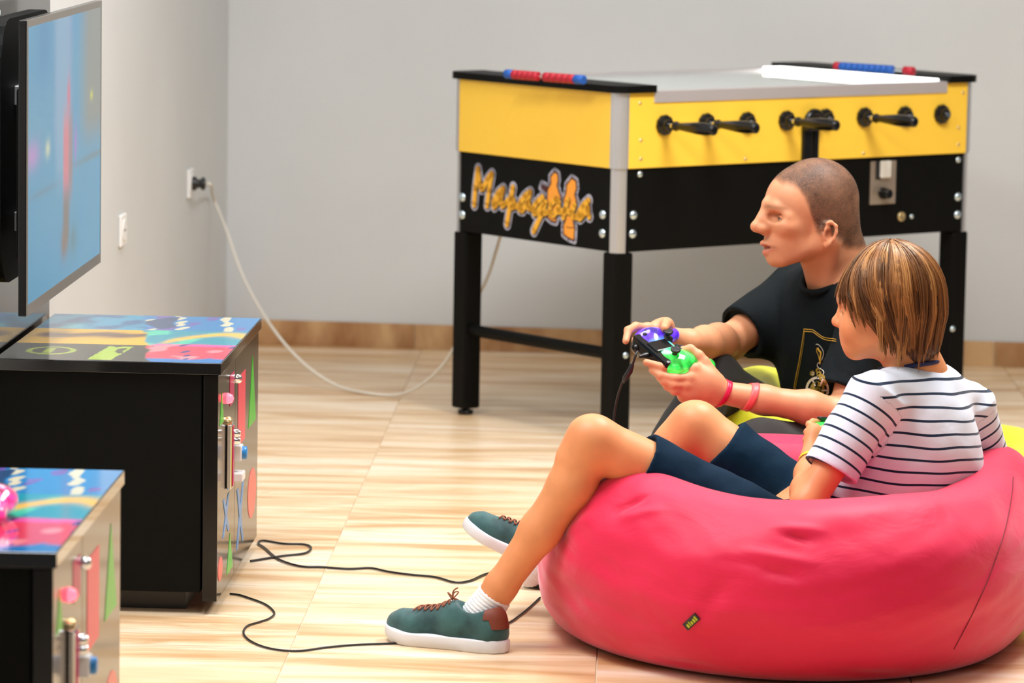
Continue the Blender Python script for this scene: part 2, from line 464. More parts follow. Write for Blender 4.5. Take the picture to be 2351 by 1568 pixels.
# ------------------------------------------------------------------ football table
TXY = Vector((0.2693, 10.4067, 0)); TAN = 0.9004; TLn, TWd = 1.3075, .7195
HB, HM, HT = .5114, .7319, .9309
TROT = math.pi / 2 - TAN
T = thing('football_table', TXY, TROT, 'yellow and black coin-operated table football table with silver corners by the wall', 'football table')
Tm = Matrix.Translation(TXY) @ Matrix.Rotation(TROT, 4, 'Z'); Ti = Tm.inverted()
def t_side(px, py, off=0.0):
    "local x,z of a pixel on the long side panel (y = -off)"
    o = Ti @ CAMP; d = Ti.to_3x3() @ ray(px, py); t = (-off - o.y) / d.y; q = o + d * t; return q.x, q.z
def t_end(px, py, off=0.0):
    o = Ti @ CAMP; d = Ti.to_3x3() @ ray(px, py); t = (-off - o.x) / d.x; q = o + d * t; return q.y, q.z
m_yel = add_bump(mat('yellow_laminate', srgb(250, 203, 66), .42), 120, .03, .001)
m_tblk = add_bump(mat('black_laminate', (.0035, .0035, .003), .5, spec=.10), 150, .04, .001)
m_alu = mat('brushed_aluminium', (.62, .62, .64), .42, metal=.85)
m_chr = mat('chrome', (.8, .8, .82), .08, metal=1.0)
m_bolt = mat('zinc_bolt', (.62, .74, .80), .25, metal=.9)
m_brass = mat('brass_screw', (.75, .58, .30), .3, metal=.9)
m_gblk = mat('glossy_black', (.006, .006, .006), .2, spec=.4)
PR = .035      # corner post radius
for nm, a, bb, mm in (
    ('side_panel', (PR, 0, HM), (TLn - PR, .022, HT), m_yel), ('side_panel', (PR, TWd - .022, HM), (TLn - PR, TWd, HT), m_yel),
    ('end_panel', (0, PR, HM), (.022, TWd - PR, HT), m_yel), ('end_panel', (TLn - .022, PR, HM), (TLn, TWd - PR, HT), m_yel),
    ('side_apron', (PR, .009, HB), (TLn - PR, .03, HM), m_tblk), ('side_apron', (PR, TWd - .03, HB), (TLn - PR, TWd - .009, HM), m_tblk),
    ('end_apron', (.009, PR, HB), (.03, TWd - PR, HM), m_tblk), ('end_apron', (TLn - .03, PR, HB), (TLn - .009, TWd - PR, HM), m_tblk)):
    b = MB(); b.box(a, bb, .0015); b.build(nm, mm, T)
b = MB(); b.box((.03, .03, HB + .03), (TLn - .03, TWd - .03, HB + .05)); b.build('cabinet_floor', m_tblk, T)
for sx in (0, 1):
    for sy in (0, 1):
        for z0, z1, ins in ((HM, HT, 0.0), (HB - .002, HM, .005)):
            b = MB(); n = 10; poly = []
            for k in range(n + 1):
                an = math.pi + (math.pi / 2) * k / n
                poly.append((PR + (PR - ins) * math.cos(an), PR + (PR - ins) * math.sin(an)))
            poly += [(PR, PR + .0), (PR - .0, PR)][:1]
            fx = lambda x: x if sx == 0 else TLn - x
            fy = lambda y: y if sy == 0 else TWd - y
            b.prism(poly, lambda x, y: (fx(x), fy(y), z0), lambda x, y: (fx(x), fy(y), z1)); b.build('corner_post', m_alu, T)
        # leg under the post, with a levelling foot
        lx = .008 if sx == 0 else TLn - .008; dx = .058 if sx == 0 else -.058
        ly = .008 if sy == 0 else TWd - .008; dy = .058 if sy == 0 else -.058
        b = MB(); b.box((lx, ly, .018), (lx + dx, ly + dy, HB - .002), .006); lg = b.build('leg', m_tblk, T)
        b = MB(); b.lathe([(.020, 0), (.022, .004), (.022, .012), (.009, .014), (.009, .02)], (lx + dx / 2, ly + dy / 2, 0), (0, 0, 1), 16); b.build('levelling_foot', m_gblk, lg)
zs = t_end(1235, 785, -.03)[1]
for x in (.036, TLn - .036):
    b = MB(); b.tube([(x, .06, zs), (x, TWd - .06, zs)], .0165, 14); b.build('stretcher', m_tblk, T)
# black end covers with rounded corners
def rrect(x0, y0, x1, y1, r, corners):
    out = []
    for (cx_, cy_, a0, on) in ((x1 - r, y1 - r, 0, corners[0]), (x0 + r, y1 - r, 90, corners[1]), (x0 + r, y0 + r, 180, corners[2]), (x1 - r, y0 + r, 270, corners[3])):
        if on:
            for k in range(7): an = math.radians(a0 + 15 * k); out.append((cx_ + r * math.cos(an), cy_ + r * math.sin(an)))
        else:
            an = math.radians(a0 + 45); s2 = math.sqrt(2) * r; out.append((cx_ + s2 * math.cos(an), cy_ + s2 * math.sin(an)))
    return out
for x0, x1, cs in ((-.012, .118, (0, 1, 1, 0)), (TLn - .118, TLn + .012, (1, 0, 0, 1))):
    b = MB(); b.prism(rrect(x0, -.012, x1, TWd + .012, .045, cs), lambda x, y: (x, y, HT), lambda x, y: (x, y, HT + .019)); b.build('end_cover', m_tblk, T)
for y0, y1 in ((-.004, .028), (TWd - .028, TWd + .004)):
    b = MB(); b.box((.118, y0, HT - .028), (TLn - .118, y1, HT + .004), .002); b.build('top_rail', mat('rail_aluminium', (.60, .55, .55), .45, metal=.5), T)
m_glass = mat('table_glass', (.88, .99, .96), .03, trans=.35, spec=1.0)
b = MB(); b.box((.118, .028, HT - .010), (TLn - .118, TWd - .028, HT - .004)); b.build('glass_top', m_glass, T)
b = MB(); b.box((.03, .03, HT - .10), (TLn - .03, TWd - .03, HT - .09)); b.build('playfield', mat('playfield', srgb(200, 240, 225), .4), T)
m_led = mat('led_panel', (1, 1, 1), .4, emit=(1, 1, .97), estr=1.7)
b = MB(); b.box((TLn - .19, .03, HT - .0035), (TLn - .1185, TWd - .03, HT + .010), .002); b.build('playfield_lamp', m_led, T)
b = MB(); b.box((.12, .05, HT - .03), (.17, TWd - .05, HT - .022)); b.build('playfield_lamp', m_led, T)
# player rods: bearings on the near side, handles on four of them
bx = [(1524, 287), (1620, 283), (1713, 280), (1804, 277), (1893, 272), (1983, 269), (2075, 266), (2160, 262)]
bear = None
for i, q in enumerate(bx):
    x, z = t_side(*q)
    if bear is None:
        b = MB(); b.lathe([(.0275, 0), (.0285, .004), (.027, .010), (.018, .014), (.016, .024), (.010, .026)], (0, 0, 0), (0, -1, 0), 10, smooth=False); o = b.build('rod_bearing', m_gblk, T); bear = o.data
    else:
        o = bpy.data.objects.new('rod_bearing', bear); COL.objects.link(o); o.parent = T
    o.location = (x, 0, z)
    near = i in (0, 1, 3, 5)
    b = MB(); b.tube([(x, -.05 if near else -.03, z), (x, TWd + (.03 if near else .10), z)], .0075, 12); rod = b.build('rod', m_chr, T)
    y0 = -.042 if near else TWd + .09; sg = -1 if near else 1
    b = MB(); b.lathe([(.008, 0), (.0125, .003), (.0135, .010), (.010, .016), (.0105, .03), (.0135, .06), (.0165, .095), (.0165, .13), (.014, .150), (.0145, .158), (.010, .162)], (x, y0, z), (0, sg, 0), 18); b.build('handle', m_gblk, rod)
    # a row of little players on each rod, inside the cabinet
    n = (1, 2, 3, 5, 5, 3, 2, 1)[i]
    for k in range(n):
        yy = TWd * (k + 1) / (n + 1)
        b = MB(); b.lathe([(.006, -.055), (.012, -.05), (.010, -.02), (.013, 0), (.010, .012)], (x, yy, z), (0, 0, 1), 8); b.build('player', mat('player_red' if near else 'player_blue', srgb(190, 20, 30) if near else srgb(20, 60, 170), .4), rod)
# ball cup with chrome dish on its two-bar bracket
x0, z0 = t_side(1835, 360); x1, zt = t_side(1878, 250); xm = (x0 + x1) / 2; R = (x1 - x0) / 2 * 1.06
cup = []
b = MB(); cz = zt - R * 1.05
for xa, xb in ((xm - R * .78, xm + R * .12), (xm + R * .34, xm + R * .85)):
    b.box((xa, -.012, HB + .12), (xb, 0, cz), .002)
brk = b.build('cup_bracket', m_gblk, T)
ring = [(xm + R * .78 * math.cos(t), -.012 - .010, cz + R * .85 * math.sin(t)) for t in np.linspace(-.45, math.pi + .45, 22)]
b = MB(); b.tube(ring, .0105, 10); b.build('cup_ring', m_gblk, brk)
b = MB(); b.lathe([(R * .62, 0), (R * .5, -.004), (R * .3, -.008), (.001, -.010)], (xm, -.02, cz), (0, -1, 0), 20, cap=False); b.build('chrome_dish', m_chr, brk)
b = MB(); b.box((xm - R * .8, -.030, cz - R * .62), (xm + R * .8, -.004, cz - R * .12), .003); b.build('cup_lip', m_gblk, brk)
# screws and bolts
def dome(nm, p, ax, r, m):
    b = MB(); b.lathe([(r, 0), (r * .95, r * .22), (r * .7, r * .45), (r * .35, r * .58), (.0004, r * .62)], p, ax, 14, cap=False); return b.build(nm, m, T)
for q in ((1469, 237), (1471, 322), (1471, 365), (2211, 213), (2200, 293), (2200, 332), (1711, 365), (1982, 352)):
    x, z = t_side(*q); dome('screw', (x, 0, z), (0, -1, 0), .0055, m_brass)
for q, r in (((1454, 494), .0125), ((1452, 537), .0125), ((2199, 452), .0125), ((2198, 493), .0125), ((1469, 400), .009), ((2200, 367), .009), ((2093, 497), .007)):
    x, z = t_side(*q, -.009); dome('bolt', (min(max(x, .05), TLn - .045), .009, z), (0, -1, 0), r, m_bolt)
for q in ((1052, 452), (1050, 492), (1384, 493), (1383, 536)):
    y, z = t_end(*q, -.009); dome('bolt', (.009, min(max(y, .045), TWd - .045), z), (-1, 0, 0), .0125, m_bolt)
for q in ((1436, 816), (2187, 755)):
    x, z = t_side(*q, -.008); dome('bolt', (min(x, TLn - .03), .008, z), (0, -1, 0), .009, m_bolt)
# coin mechanism
xa, za = t_side(1995, 470, -.009); xb, zb = t_side(2055, 368, -.009)
b = MB(); b.box((xa, .003, za), (xb, .009, min(zb, HM - .002)), .001); cp_ = b.build('coin_plate', mat('coin_plate', (.52, .42, .33), .35, metal=.7), T)
xc, zc = t_side(2014, 408, -.009); xd, zd = t_side(2037, 368, -.009)
b = MB(); b.box((xc - .012, -.001, zc - .004), (xc + .006, .004, zd), .001); b.build('coin_slot_shadow_plate', m_blk, cp_)
b = MB(); b.box((xc, -.010, zc), (xd, .004, zd), .003); b.build('coin_chute', mat('coin_chute', srgb(225, 222, 214), .35), cp_)
xk, zk = t_side(2022, 443, -.009); b = MB(); b.lathe([(.016, 0), (.016, .012), (.013, .016), (.013, .030), (.011, .032)], (xk, .004, zk), (0, -1, 0), 18); b.build('coin_knob', m_gblk, cp_)
xk, zk = t_side(2068, 497, -.009); b = MB(); b.lathe([(.0135, 0), (.0135, .005), (.011, .007), (.009, .006), (.003, .006)], (xk, .009, zk), (0, -1, 0), 18); b.build('lock', m_brass, T)
# bead counters on the two end covers
def counter(px0, px1, xl, order, mb, mc, full):
    pass
m_red = mat('bead_red', srgb(176, 16, 40), .45); m_blu = mat('bead_blue', srgb(18, 84, 170), .45)
ZC = HT + .019
def on_cover(px, py):
    q = Ti @ G(px, py, ZC + .014); return q
def bead_counter(seg, rod_a, rod_b):
    a = on_cover(*rod_a); c = on_cover(*rod_b); a.z = c.z = ZC + .0145; ax = (c - a).normalized(); Lc = (c - a).length
    b = MB(); b.tube([a, c], .003, 8); rod = b.build('counter_rod', m_chr, T)
    for (t0, t1, n, m_) in seg:
        for k in range(n):
            s0 = Lc * (t0 + (t1 - t0) * k / n); s1 = Lc * (t0 + (t1 - t0) * (k + 1) / n) - .0006; r = .0125
            b = MB(); b.lathe([(r * .8, 0), (r, .0015), (r, s1 - s0 - .0015), (r * .8, s1 - s0)], a + ax * s0, ax, 14); b.build('counter_bead', m_, rod)
bead_counter(((0, .09, 1, m_blu), (.095, .42, 5, m_red), (.50, .885, 5, m_red), (.89, 1, 1, m_blu)), (1162, 170), (1341, 184))
bead_counter(((0, .07, 1, m_red), (.075, .74, 9, m_blu), (.88, 1, 1, m_red)), (1917, 152), (2098, 164))

# the painted name on the end apron, in cut-out letters with a pale border
m_lgo = mat('logo_yellow', srgb(245, 180, 45), .45); m_lgb = mat('logo_border', srgb(178, 178, 196), .5); m_lgd = mat('logo_shadow', srgb(60, 30, 8), .6); m_lgf = mat('logo_orange', srgb(246, 160, 50), .45); m_lgm = mat('logo_maroon', srgb(70, 18, 14), .5)
LS = 6.915
def Lp(x, y):
    return t_end(1060 + x / LS, 360 + y / LS, -.009)
def ribbon(mb, pts, w, x):
    "flat stroke on the end panel plane at depth x (round ended)"
    q = [Vector((*Lp(*p), 0)) for p in pts]
    for i in range(len(q) - 1):
        a, c = q[i], q[i + 1]; d = (c - a).normalized(); n = Vector((-d.y, d.x, 0)) * w
        mb.add([(x, *(a + n).xy), (x, *(a - n).xy), (x, *(c - n).xy), (x, *(c + n).xy)], [(0, 1, 2, 3)])
    for a in q:
        mb.add([(x, a.x + w * math.cos(k * math.pi / 7), a.y + w * math.sin(k * math.pi / 7)) for k in range(14)], [tuple(range(14))])
strokes = [
    [(205, 760), (225, 500), (265, 190)], [(265, 190), (290, 420), (318, 510), (345, 500), (420, 350), (485, 270)], [(485, 270), (440, 530), (410, 775)],
    [(665, 505), (580, 580), (510, 720), (520, 790), (570, 740), (650, 570)], [(665, 505), (620, 680), (650, 780), (700, 740)],
    [(820, 485), (790, 650), (725, 1070)], [(700, 740), (790, 640), (830, 690), (850, 780), (800, 800)],
    [(1095, 560), (1010, 620), (930, 740), (930, 840), (970, 850), (1040, 740), (1095, 560)], [(850, 780), (930, 790)], [(1070, 700), (1070, 810), (1120, 820)],
    [(1290, 640), (1200, 720), (1140, 820), (1160, 900), (1210, 880), (1300, 760)], [(1340, 720), (1280, 900), (1150, 1180)], [(1290, 900), (1360, 880)],
    [(1500, 670), (1420, 760), (1400, 880), (1460, 930), (1540, 840), (1550, 720), (1500, 670)],
    [(1690, 690), (1650, 830), (1620, 960)], [(1560, 870), (1650, 850), (1740, 880)], [(1800, 760), (1760, 880), (1780, 950), (1830, 960)],
    [(2020, 690), (1930, 780), (1860, 900), (1880, 980), (1930, 930), (2010, 800)], [(2010, 800), (2010, 880), (2030, 950)]]
figs = [  # two stylised table players: outline points
    [(1480, 235), (1530, 270), (1540, 370), (1520, 450), (1550, 560), (1580, 640), (1560, 760), (1500, 1040), (1430, 1020), (1360, 960), (1400, 800), (1360, 680), (1370, 520), (1420, 420), (1415, 310)],
    [(1750, 335), (1820, 380), (1830, 500), (1800, 600), (1830, 700), (1780, 900), (1780, 1060), (1800, 1110), (1790, 1330), (1700, 1290), (1620, 1230), (1620, 1090), (1660, 980), (1640, 800), (1620, 680), (1660, 570), (1670, 440)]]
arm = [(1280, 430), (1350, 470), (1400, 480), (1400, 580), (1330, 560), (1262, 490)]
lg_root = None
def flat_poly(mb, pts, x): mb.add([(x, *Lp(*p)) for p in pts], [tuple(range(len(pts)))])
XO = .009
b = MB()
for s in strokes: ribbon(b, s, .0165, XO - .0006)
for s in figs + [arm]: ribbon(b, s + [s[0]], .0100, XO - .0006); 
b.build('logo_border', m_lgb, T)
b = MB()
flat_poly(b, arm, XO - .0010); b.build('logo_arm', m_lgm, T)
b = MB()
for s in figs: ribbon(b, s + [s[0]], .0022, XO - .0013)
b.build('logo_figure_outline', m_lgm, T)
for s in figs:
    b = MB(); flat_poly(b, s, XO - .0012); b.build('logo_figure', m_lgf, T)
b = MB(); ribbon(b, [(1665, 1110), (1740, 1130), (1790, 1120)], .0010, XO - .0016); b.build('logo_figure_seam', m_lgm, T)
b = MB()
for s in strokes: ribbon(b, [(x + 8, y + 10) for x, y in s], 0.0098, XO - .0018)
b.build('logo_lettering_shade', m_lgd, T)
b = MB()
for s in strokes: ribbon(b, s, .0082, XO - .0023)
b.build('logo_lettering', m_lgo, T)
# lift the lettering above its flat border
# ------------------------------------------------------------------ arcade cabinets
m_cblk = add_bump(mat('cabinet_black', (.0035, .004, .0035), .55, spec=.10), 220, .05, .001)
m_face = mat('cabinet_gloss_front', (.010, .009, .008), .15, spec=.32)
m_pnl = mat('screen_panel_gloss', (.012, .012, .012), .10, coat=.6)
m_art = attr_col(mat('printed_top', (.5, .5, .5), .10, spec=.55))
SY = {'pink': mat('sticker_pink', srgb(235, 60, 90), .3), 'green': mat('sticker_green', srgb(60, 190, 40), .3), 'blue': mat('sticker_blue', srgb(40, 130, 200), .3), 'rose': mat('sticker_rose', srgb(225, 90, 90), .3), 'magenta': mat('sticker_magenta', srgb(190, 10, 90), .3)}
m_redled = mat('red_led', (1, .1, .12), .3, emit=(1, .08, .12), estr=2.5)
CWd, CDp, CHt = .779, .4504, .5183
def sstep(a, b, x): t = np.clip((x - a) / (b - a), 0, 1); return t * t * (3 - 2 * t)
def mixc(c, d, m): return c * (1 - m[:, None]) + np.array(d) * m[:, None]
def art_cols(s, t):
    "printed picture: s 0..1 from the screen panel to the front edge, t 0..1 from near to far"
    p = np.stack([s * 5, t * 5, s * 0], 1); n1 = np_noise(p, 1.6, 1); n2 = np_noise(p, 3.2, 2); n3 = np_noise(p, 6.5, 3); n4 = np_noise(p, 2.2, 9)
    c = np.tile(np.array(srgb(42, 46, 44)), (len(s), 1))
    # orange band and sky on the left
    c = mixc(c, srgb(232, 178, 40), sstep(.33, .34, t)); 
    dk = np.exp(-((t - .50 - .05 * n1 - .10 * s) / .045) ** 2) * sstep(.0, .1, s); c = mixc(c, srgb(104, 74, 62), np.clip(dk * 1.3, 0, 1))
    c = mixc(c, srgb(40, 150, 188), sstep(.655, .665, t)); c = mixc(c, srgb(30, 100, 150), sstep(.2, .8, n2) * sstep(.665, .68, t)); c = mixc(c, srgb(120, 205, 215), sstep(.5, .9, n1) * sstep(.665, .68, t))
    # lime oval ring and lime lettering block on the dark strip
    d = np.hypot((s - .20) / .115, (t - .185) / .085); c = mixc(c, srgb(150, 170, 40), (np.abs(d - .86) < .12).astype(float)); c = mixc(c, srgb(150, 170, 40), ((np.abs(s - .19) < .02) & (np.abs(t - .185) < .05)).astype(float))
    blk = ((s - .30 - .12 * t > .10) & (s - .30 - .12 * t < .21) & (t < .30) & (t > .02)).astype(float); c = mixc(c, srgb(160, 190, 50), blk * (n3 > -.55))
    # painted scene on the right, cut off by a diagonal
    r = sstep(0, .02, s - (.60 + .25 * (.33 - t) + .03 * n2 - .02)); R = np.tile(np.array(srgb(30, 150, 170)), (len(s), 1))
    R = mixc(R, srgb(70, 200, 170), sstep(.1, .5, n2)); R = mixc(R, srgb(250, 190, 70), np.exp(-((t - .58 + .9 * (s - .92) ** 2 * 3 - .05 * n1) / .05) ** 2) * sstep(.62, .70, s)); R = mixc(R, srgb(240, 170, 90), (n4 > .75).astype(float) * (t > .4) * (t < .6))
    low = sstep(.03, .0, t - .33 - .04 * n1); R = mixc(R, srgb(225, 60, 90), low); R = mixc(R, srgb(235, 90, 180), np.exp(-((t - .35) / .02) ** 2) * sstep(.6, .65, s)); R = mixc(R, srgb(240, 140, 150), low * sstep(.2, .5, n2)); R = mixc(R, srgb(20, 110, 190), low * sstep(.45, .55, -n1 + .3 * n3)); R = mixc(R, srgb(60, 50, 130), low * (n3 > .75)); R = mixc(R, srgb(20, 120, 190), sstep(.09, .05, t + .02 * n2))
    up = sstep(.66, .68, t); R = mixc(R, srgb(40, 130, 190), up); R = mixc(R, srgb(240, 225, 180), up * (n3 > .5) * .8); R = mixc(R, srgb(110, 90, 170), up * (n2 > .3) * (n3 < 0)); R = mixc(R, srgb(235, 215, 120), up * (n4 > .5)); R = mixc(R, srgb(50, 80, 120), up * (n1 < -.5))
    c = c * (1 - r[:, None]) + R * r[:, None]
    return c
def cabinet(loc, a, label):
    A = thing('arcade_cabinet', (*loc, 0), -a, label, 'arcade cabinet')
    b = MB(); b.box((-CDp + .004, .006, .045), (-.034, CWd - .006, CHt - .024), .002); b.build('body', m_cblk, A)
    b = MB(); b.box((-CDp + .05, .06, .0), (-.07, CWd - .06, .045)); b.build('plinth', m_blk, A)
    b = MB(); b.box((-.030, 0.0, .028), (0, CWd * .405, CHt - .026), .0015); near = b.build('front_panel', m_face, A)
    b = MB(); b.box((-.030, CWd * .405 + .002, .028), (0, CWd, CHt - .026), .0015); far = b.build('front_panel', m_face, A)
    b = MB(); b.box((-CDp - .006, -.004, CHt - .024), (.006, CWd + .004, CHt - .0006), .001); tb = b.build('top_board', m_pnl, A)
    n, m = 150, 170; S, Tt = np.meshgrid(np.linspace(0, 1, n), np.linspace(0, 1, m), indexing='ij'); s, t = S.ravel(), Tt.ravel()
    V = np.stack([-CDp - .004 + s * (CDp + .008), -.002 + t * (CWd + .004), np.full_like(s, CHt)], 1)
    i = np.arange(n * m).reshape(n, m); Q = np.stack([i[:-1, :-1].ravel(), i[1:, :-1].ravel(), i[1:, 1:].ravel(), i[:-1, 1:].ravel()], 1)
    me = np_mesh('top_print', V, Q); set_color(me, art_cols(s, t)); mesh_obj('top_print', me, m_art, tb)
    # stickers on the glossy front: (shape, colour, y0, y1, z0, z1)
    def sticker(par, kind, col, y0, y1, z0, z1):
        cy, cz, hy, hz = (y0 + y1) / 2, (z0 + z1) / 2, (y1 - y0) / 2, (z1 - z0) / 2; b = MB(); X = .0008
        def pol(pts): b.prism(pts, lambda y, z: (0, y, z), lambda y, z: (X, y, z))
        if kind == 'tri': pol([(y0, z0), (y1, z0), (cy, z1)])
        if kind == 'box': pol([(y0, z0), (y1, z0), (y1, z1), (y0, z1)])
        if kind == 'disc': pol([(cy + hy * math.cos(k * math.pi / 14), cz + hz * math.sin(k * math.pi / 14)) for k in range(28)])
        if kind == 'x':
            w = hy * .42
            pol([(y0, z0), (y0 + w, z0), (cy, cz - w * .7), (y1 - w, z0), (y1, z0), (cy + w * .7, cz), (y1, z1), (y1 - w, z1), (cy, cz + w * .7), (y0 + w, z1), (y0, z1), (cy - w * .7, cz)])
        b.build('sticker', SY[col], par)
    sticker(near, 'tri', 'green', .03, .10, .385, .45); sticker(near, 'box', 'magenta', .21, .29, .40, .465)
    sticker(near, 'x', 'blue', .10, .22, .14, .22); sticker(near, 'disc', 'rose', .02, .10, .06, .11); sticker(near, 'tri', 'green', .18, .29, .05, .13)
    sticker(far, 'box', 'pink', .37, .51, .29, .44); sticker(far, 'tri', 'green', .58, .73, .30, .45); sticker(far, 'disc', 'rose', .58, .75, .09, .20); sticker(far, 'x', 'blue', .36, .50, .07, .20)
    # coin mechanism on the near panel
    b = MB(); b.box((.0, .15, .235), (.012, .20, .37), .003); cm = b.build('coin_strip', m_chr, near)
    b = MB(); b.box((.012, .165, .24), (.0135, .185, .365)); b.build('coin_strip_inset', SY['magenta'], cm)
    b = MB(); b.lathe([(.014, 0), (.014, .006), (.009, .010)], (.0, .17, .372), (1, 0, 0), 14); b.build('coin_slot_cap', m_brass, cm)
    for z in (.345, .33): b = MB(); b.lathe([(.009, 0), (.010, .012), (.006, .018)], (.006, .205, z), (1, 0, 0), 14); b.build('button', m_chr, cm)
    b = MB(); b.box((.0, .21, .285), (.026, .245, .318), .003); kb = b.build('return_button', m_wplast, cm); b = MB(); b.lathe([(.014, 0), (.014, .008), (.010, .010)], (.026, .2275, .3015), (1, 0, 0), 14); b.build('button_cap', SY['blue'], kb)
    b = MB(); b.box((.0, .20, .243), (.030, .25, .262), .003); b.build('coin_lever', m_wplast, cm)
    b = MB(); b.lathe([(.011, 0), (.012, .003), (.008, .012), (.0005, .015)], (0, .155, .425), (1, 0, 0), 16, cap=False); b.build('indicator_lamp', m_redled, near)
    b = MB(); b.lathe([(.010, 0), (.010, .010), (.005, .014)], (0, .315, .445), (1, 0, 0), 14); b.build('panel_lock', m_chr, far)
    for q in ((.03, .07), (.03, .71), (-.03 - CDp + .06, .07), (-.03 - CDp + .06, .71)):
        pass
    return A
C1 = cabinet((-.5928, 8.0019), .0396, 'black arcade cabinet with a printed top standing under the wall screen')
C2 = cabinet((-.6732, 5.818), .0287, 'nearest black arcade cabinet, out of focus at the bottom left corner')
C1m = Matrix.Translation((-.5928, 8.0019, 0)) @ Matrix.Rotation(-.0396, 4, 'Z')
# screen tower behind the first cabinet
tw = thing('screen_tower', C1m @ Vector((-CDp - .032, .38, 0)), -.0396, 'tall glossy black panel behind the cabinet carrying the screen', 'panel')
b = MB(); b.box((-.018, -.385, 0), (.018, .388, 1.72), .003); b.build('panel', m_pnl, tw)
b = MB(); b.prism(rrect(-.36, .66, .30, 1.20, .10, (1, 1, 1, 1)), lambda y, z: (.018, y, z), lambda y, z: (.036, y, z)); b.build('mount_plate', m_cblk, tw)
for z in (.76, 1.02):
    b = MB(); b.box((.036, -.20, z), (.055, .20, z + .04), .002); b.build('mount_rail', m_alu, tw)
b = MB(); b.lathe([(.009, 0), (.009, .006), (.006, .010)], (.018, -.33, 1.215), (1, 0, 0), 14); b.build('status_lamp', mat('cool_led', (.7, 1, 1), .3, emit=(.6, 1, .95), estr=2.0), tw)
# the screen itself
k = 1.06
va, vw, vh = .0347, .9845 * k, .5499 * k
q0 = P(60, 727, 7.3717 * k); vb = q0.z
tv = thing('television', (q0.x, q0.y, vb), -va, 'large flat television showing a blue game scene on the left', 'television')
b = MB(); b.box((-.016, 0, 0), (0, vw, vh), .002); b.build('housing', m_gblk, tv)
b = MB(); b.box((-.040, .12, .10), (-.016, vw - .12, vh - .14), .006); b.build('rear_housing', m_cblk, tv)
m_bez = mat('bezel', (.22, .21, .19), .4, metal=.4)
for a_, c_ in (((0, 0, 0), (.002, vw, .022)), ((0, 0, vh - .014), (.002, vw, vh)), ((0, 0, .022), (.002, .009, vh - .014)), ((0, vw - .009, .022), (.002, vw, vh - .014))):
    b = MB(); b.box(a_, c_); b.build('bezel', m_bez, tv)
n, m = 120, 90; S, Tt = np.meshgrid(np.linspace(0, 1, n), np.linspace(0, 1, m), indexing='ij'); s, t = S.ravel(), Tt.ravel()
V = np.stack([np.full_like(s, .0015), .009 + s * (vw - .018), .022 + t * (vh - .036)], 1); i = np.arange(n * m).reshape(n, m)
Q = np.stack([i[:-1, :-1].ravel(), i[1:, :-1].ravel(), i[1:, 1:].ravel(), i[:-1, 1:].ravel()], 1)
def blob(cs, ct, ws, wt, pw=2): return np.exp(-(np.abs((s - cs) / ws) ** pw + np.abs((t - ct) / wt) ** pw))
c = np.tile(np.array(srgb(40, 140, 185)), (len(s), 1)); wob = np_noise(np.stack([s * 4, t * 4, s * 0], 1), 2.0, 4)
c = mixc(c, srgb(60, 145, 180), np.clip(.5 + .5 * wob, 0, 1)); c = mixc(c, srgb(0, 125, 175), blob(.2, .93, .1, .14)); c = mixc(c, srgb(125, 150, 190), sstep(.30, .42, s) * sstep(.62, .5, s) * sstep(.42, .6, t)); c = mixc(c, srgb(130, 130, 118), sstep(.62, .85, s) * sstep(.40, .6, t) * .9)
c = mixc(c, srgb(110, 160, 190), sstep(.32, .4, s) * sstep(.56, .5, s) * sstep(.3, .45, t) * .8); c = mixc(c, srgb(170, 130, 190), blob(.05, .53, .09, .05)); c = mixc(c, srgb(90, 120, 130), blob(.9, .415, .3, .012)); c = mixc(c, srgb(80, 120, 140), blob(.2, .38 , .2, .012) * .7)
c = mixc(c, srgb(205, 110, 125), blob(.50, .47, .045, .17, 4)); c = mixc(c, srgb(150, 110, 110), blob(.56, .47, .03, .17, 4) * .8); c = mixc(c, srgb(112, 104, 100), blob(.50, .22, .045, .12, 4)); c = mixc(c, srgb(120, 100, 90), blob(.47, .14, .04, .06)); c = mixc(c, srgb(205, 90, 120), blob(.53, .70, .02, .06)); c = mixc(c, srgb(70, 120, 130), blob(.60, .13, .05, .06) * .8)
c = mixc(c, srgb(200, 205, 70), blob(.86, .66, .02, .018)); c = mixc(c, srgb(190, 200, 170), blob(.25, .53, .03, .03)); c = mixc(c, srgb(150, 110, 190), blob(.63, .5, .02, .07))
me = np_mesh('screen', V, Q); set_color(me, c)
m_scr = mat('screen_image', (.01, .01, .01), .15, spec=.2)
nt, bs = nodes(m_scr); at = N(nt, 'ShaderNodeAttribute', attribute_name='Col'); nt.links.new(at.outputs['Color'], bs.inputs['Emission Color']); bs.inputs['Emission Strength'].default_value = .52
mesh_obj('screen', me, m_scr, tv)

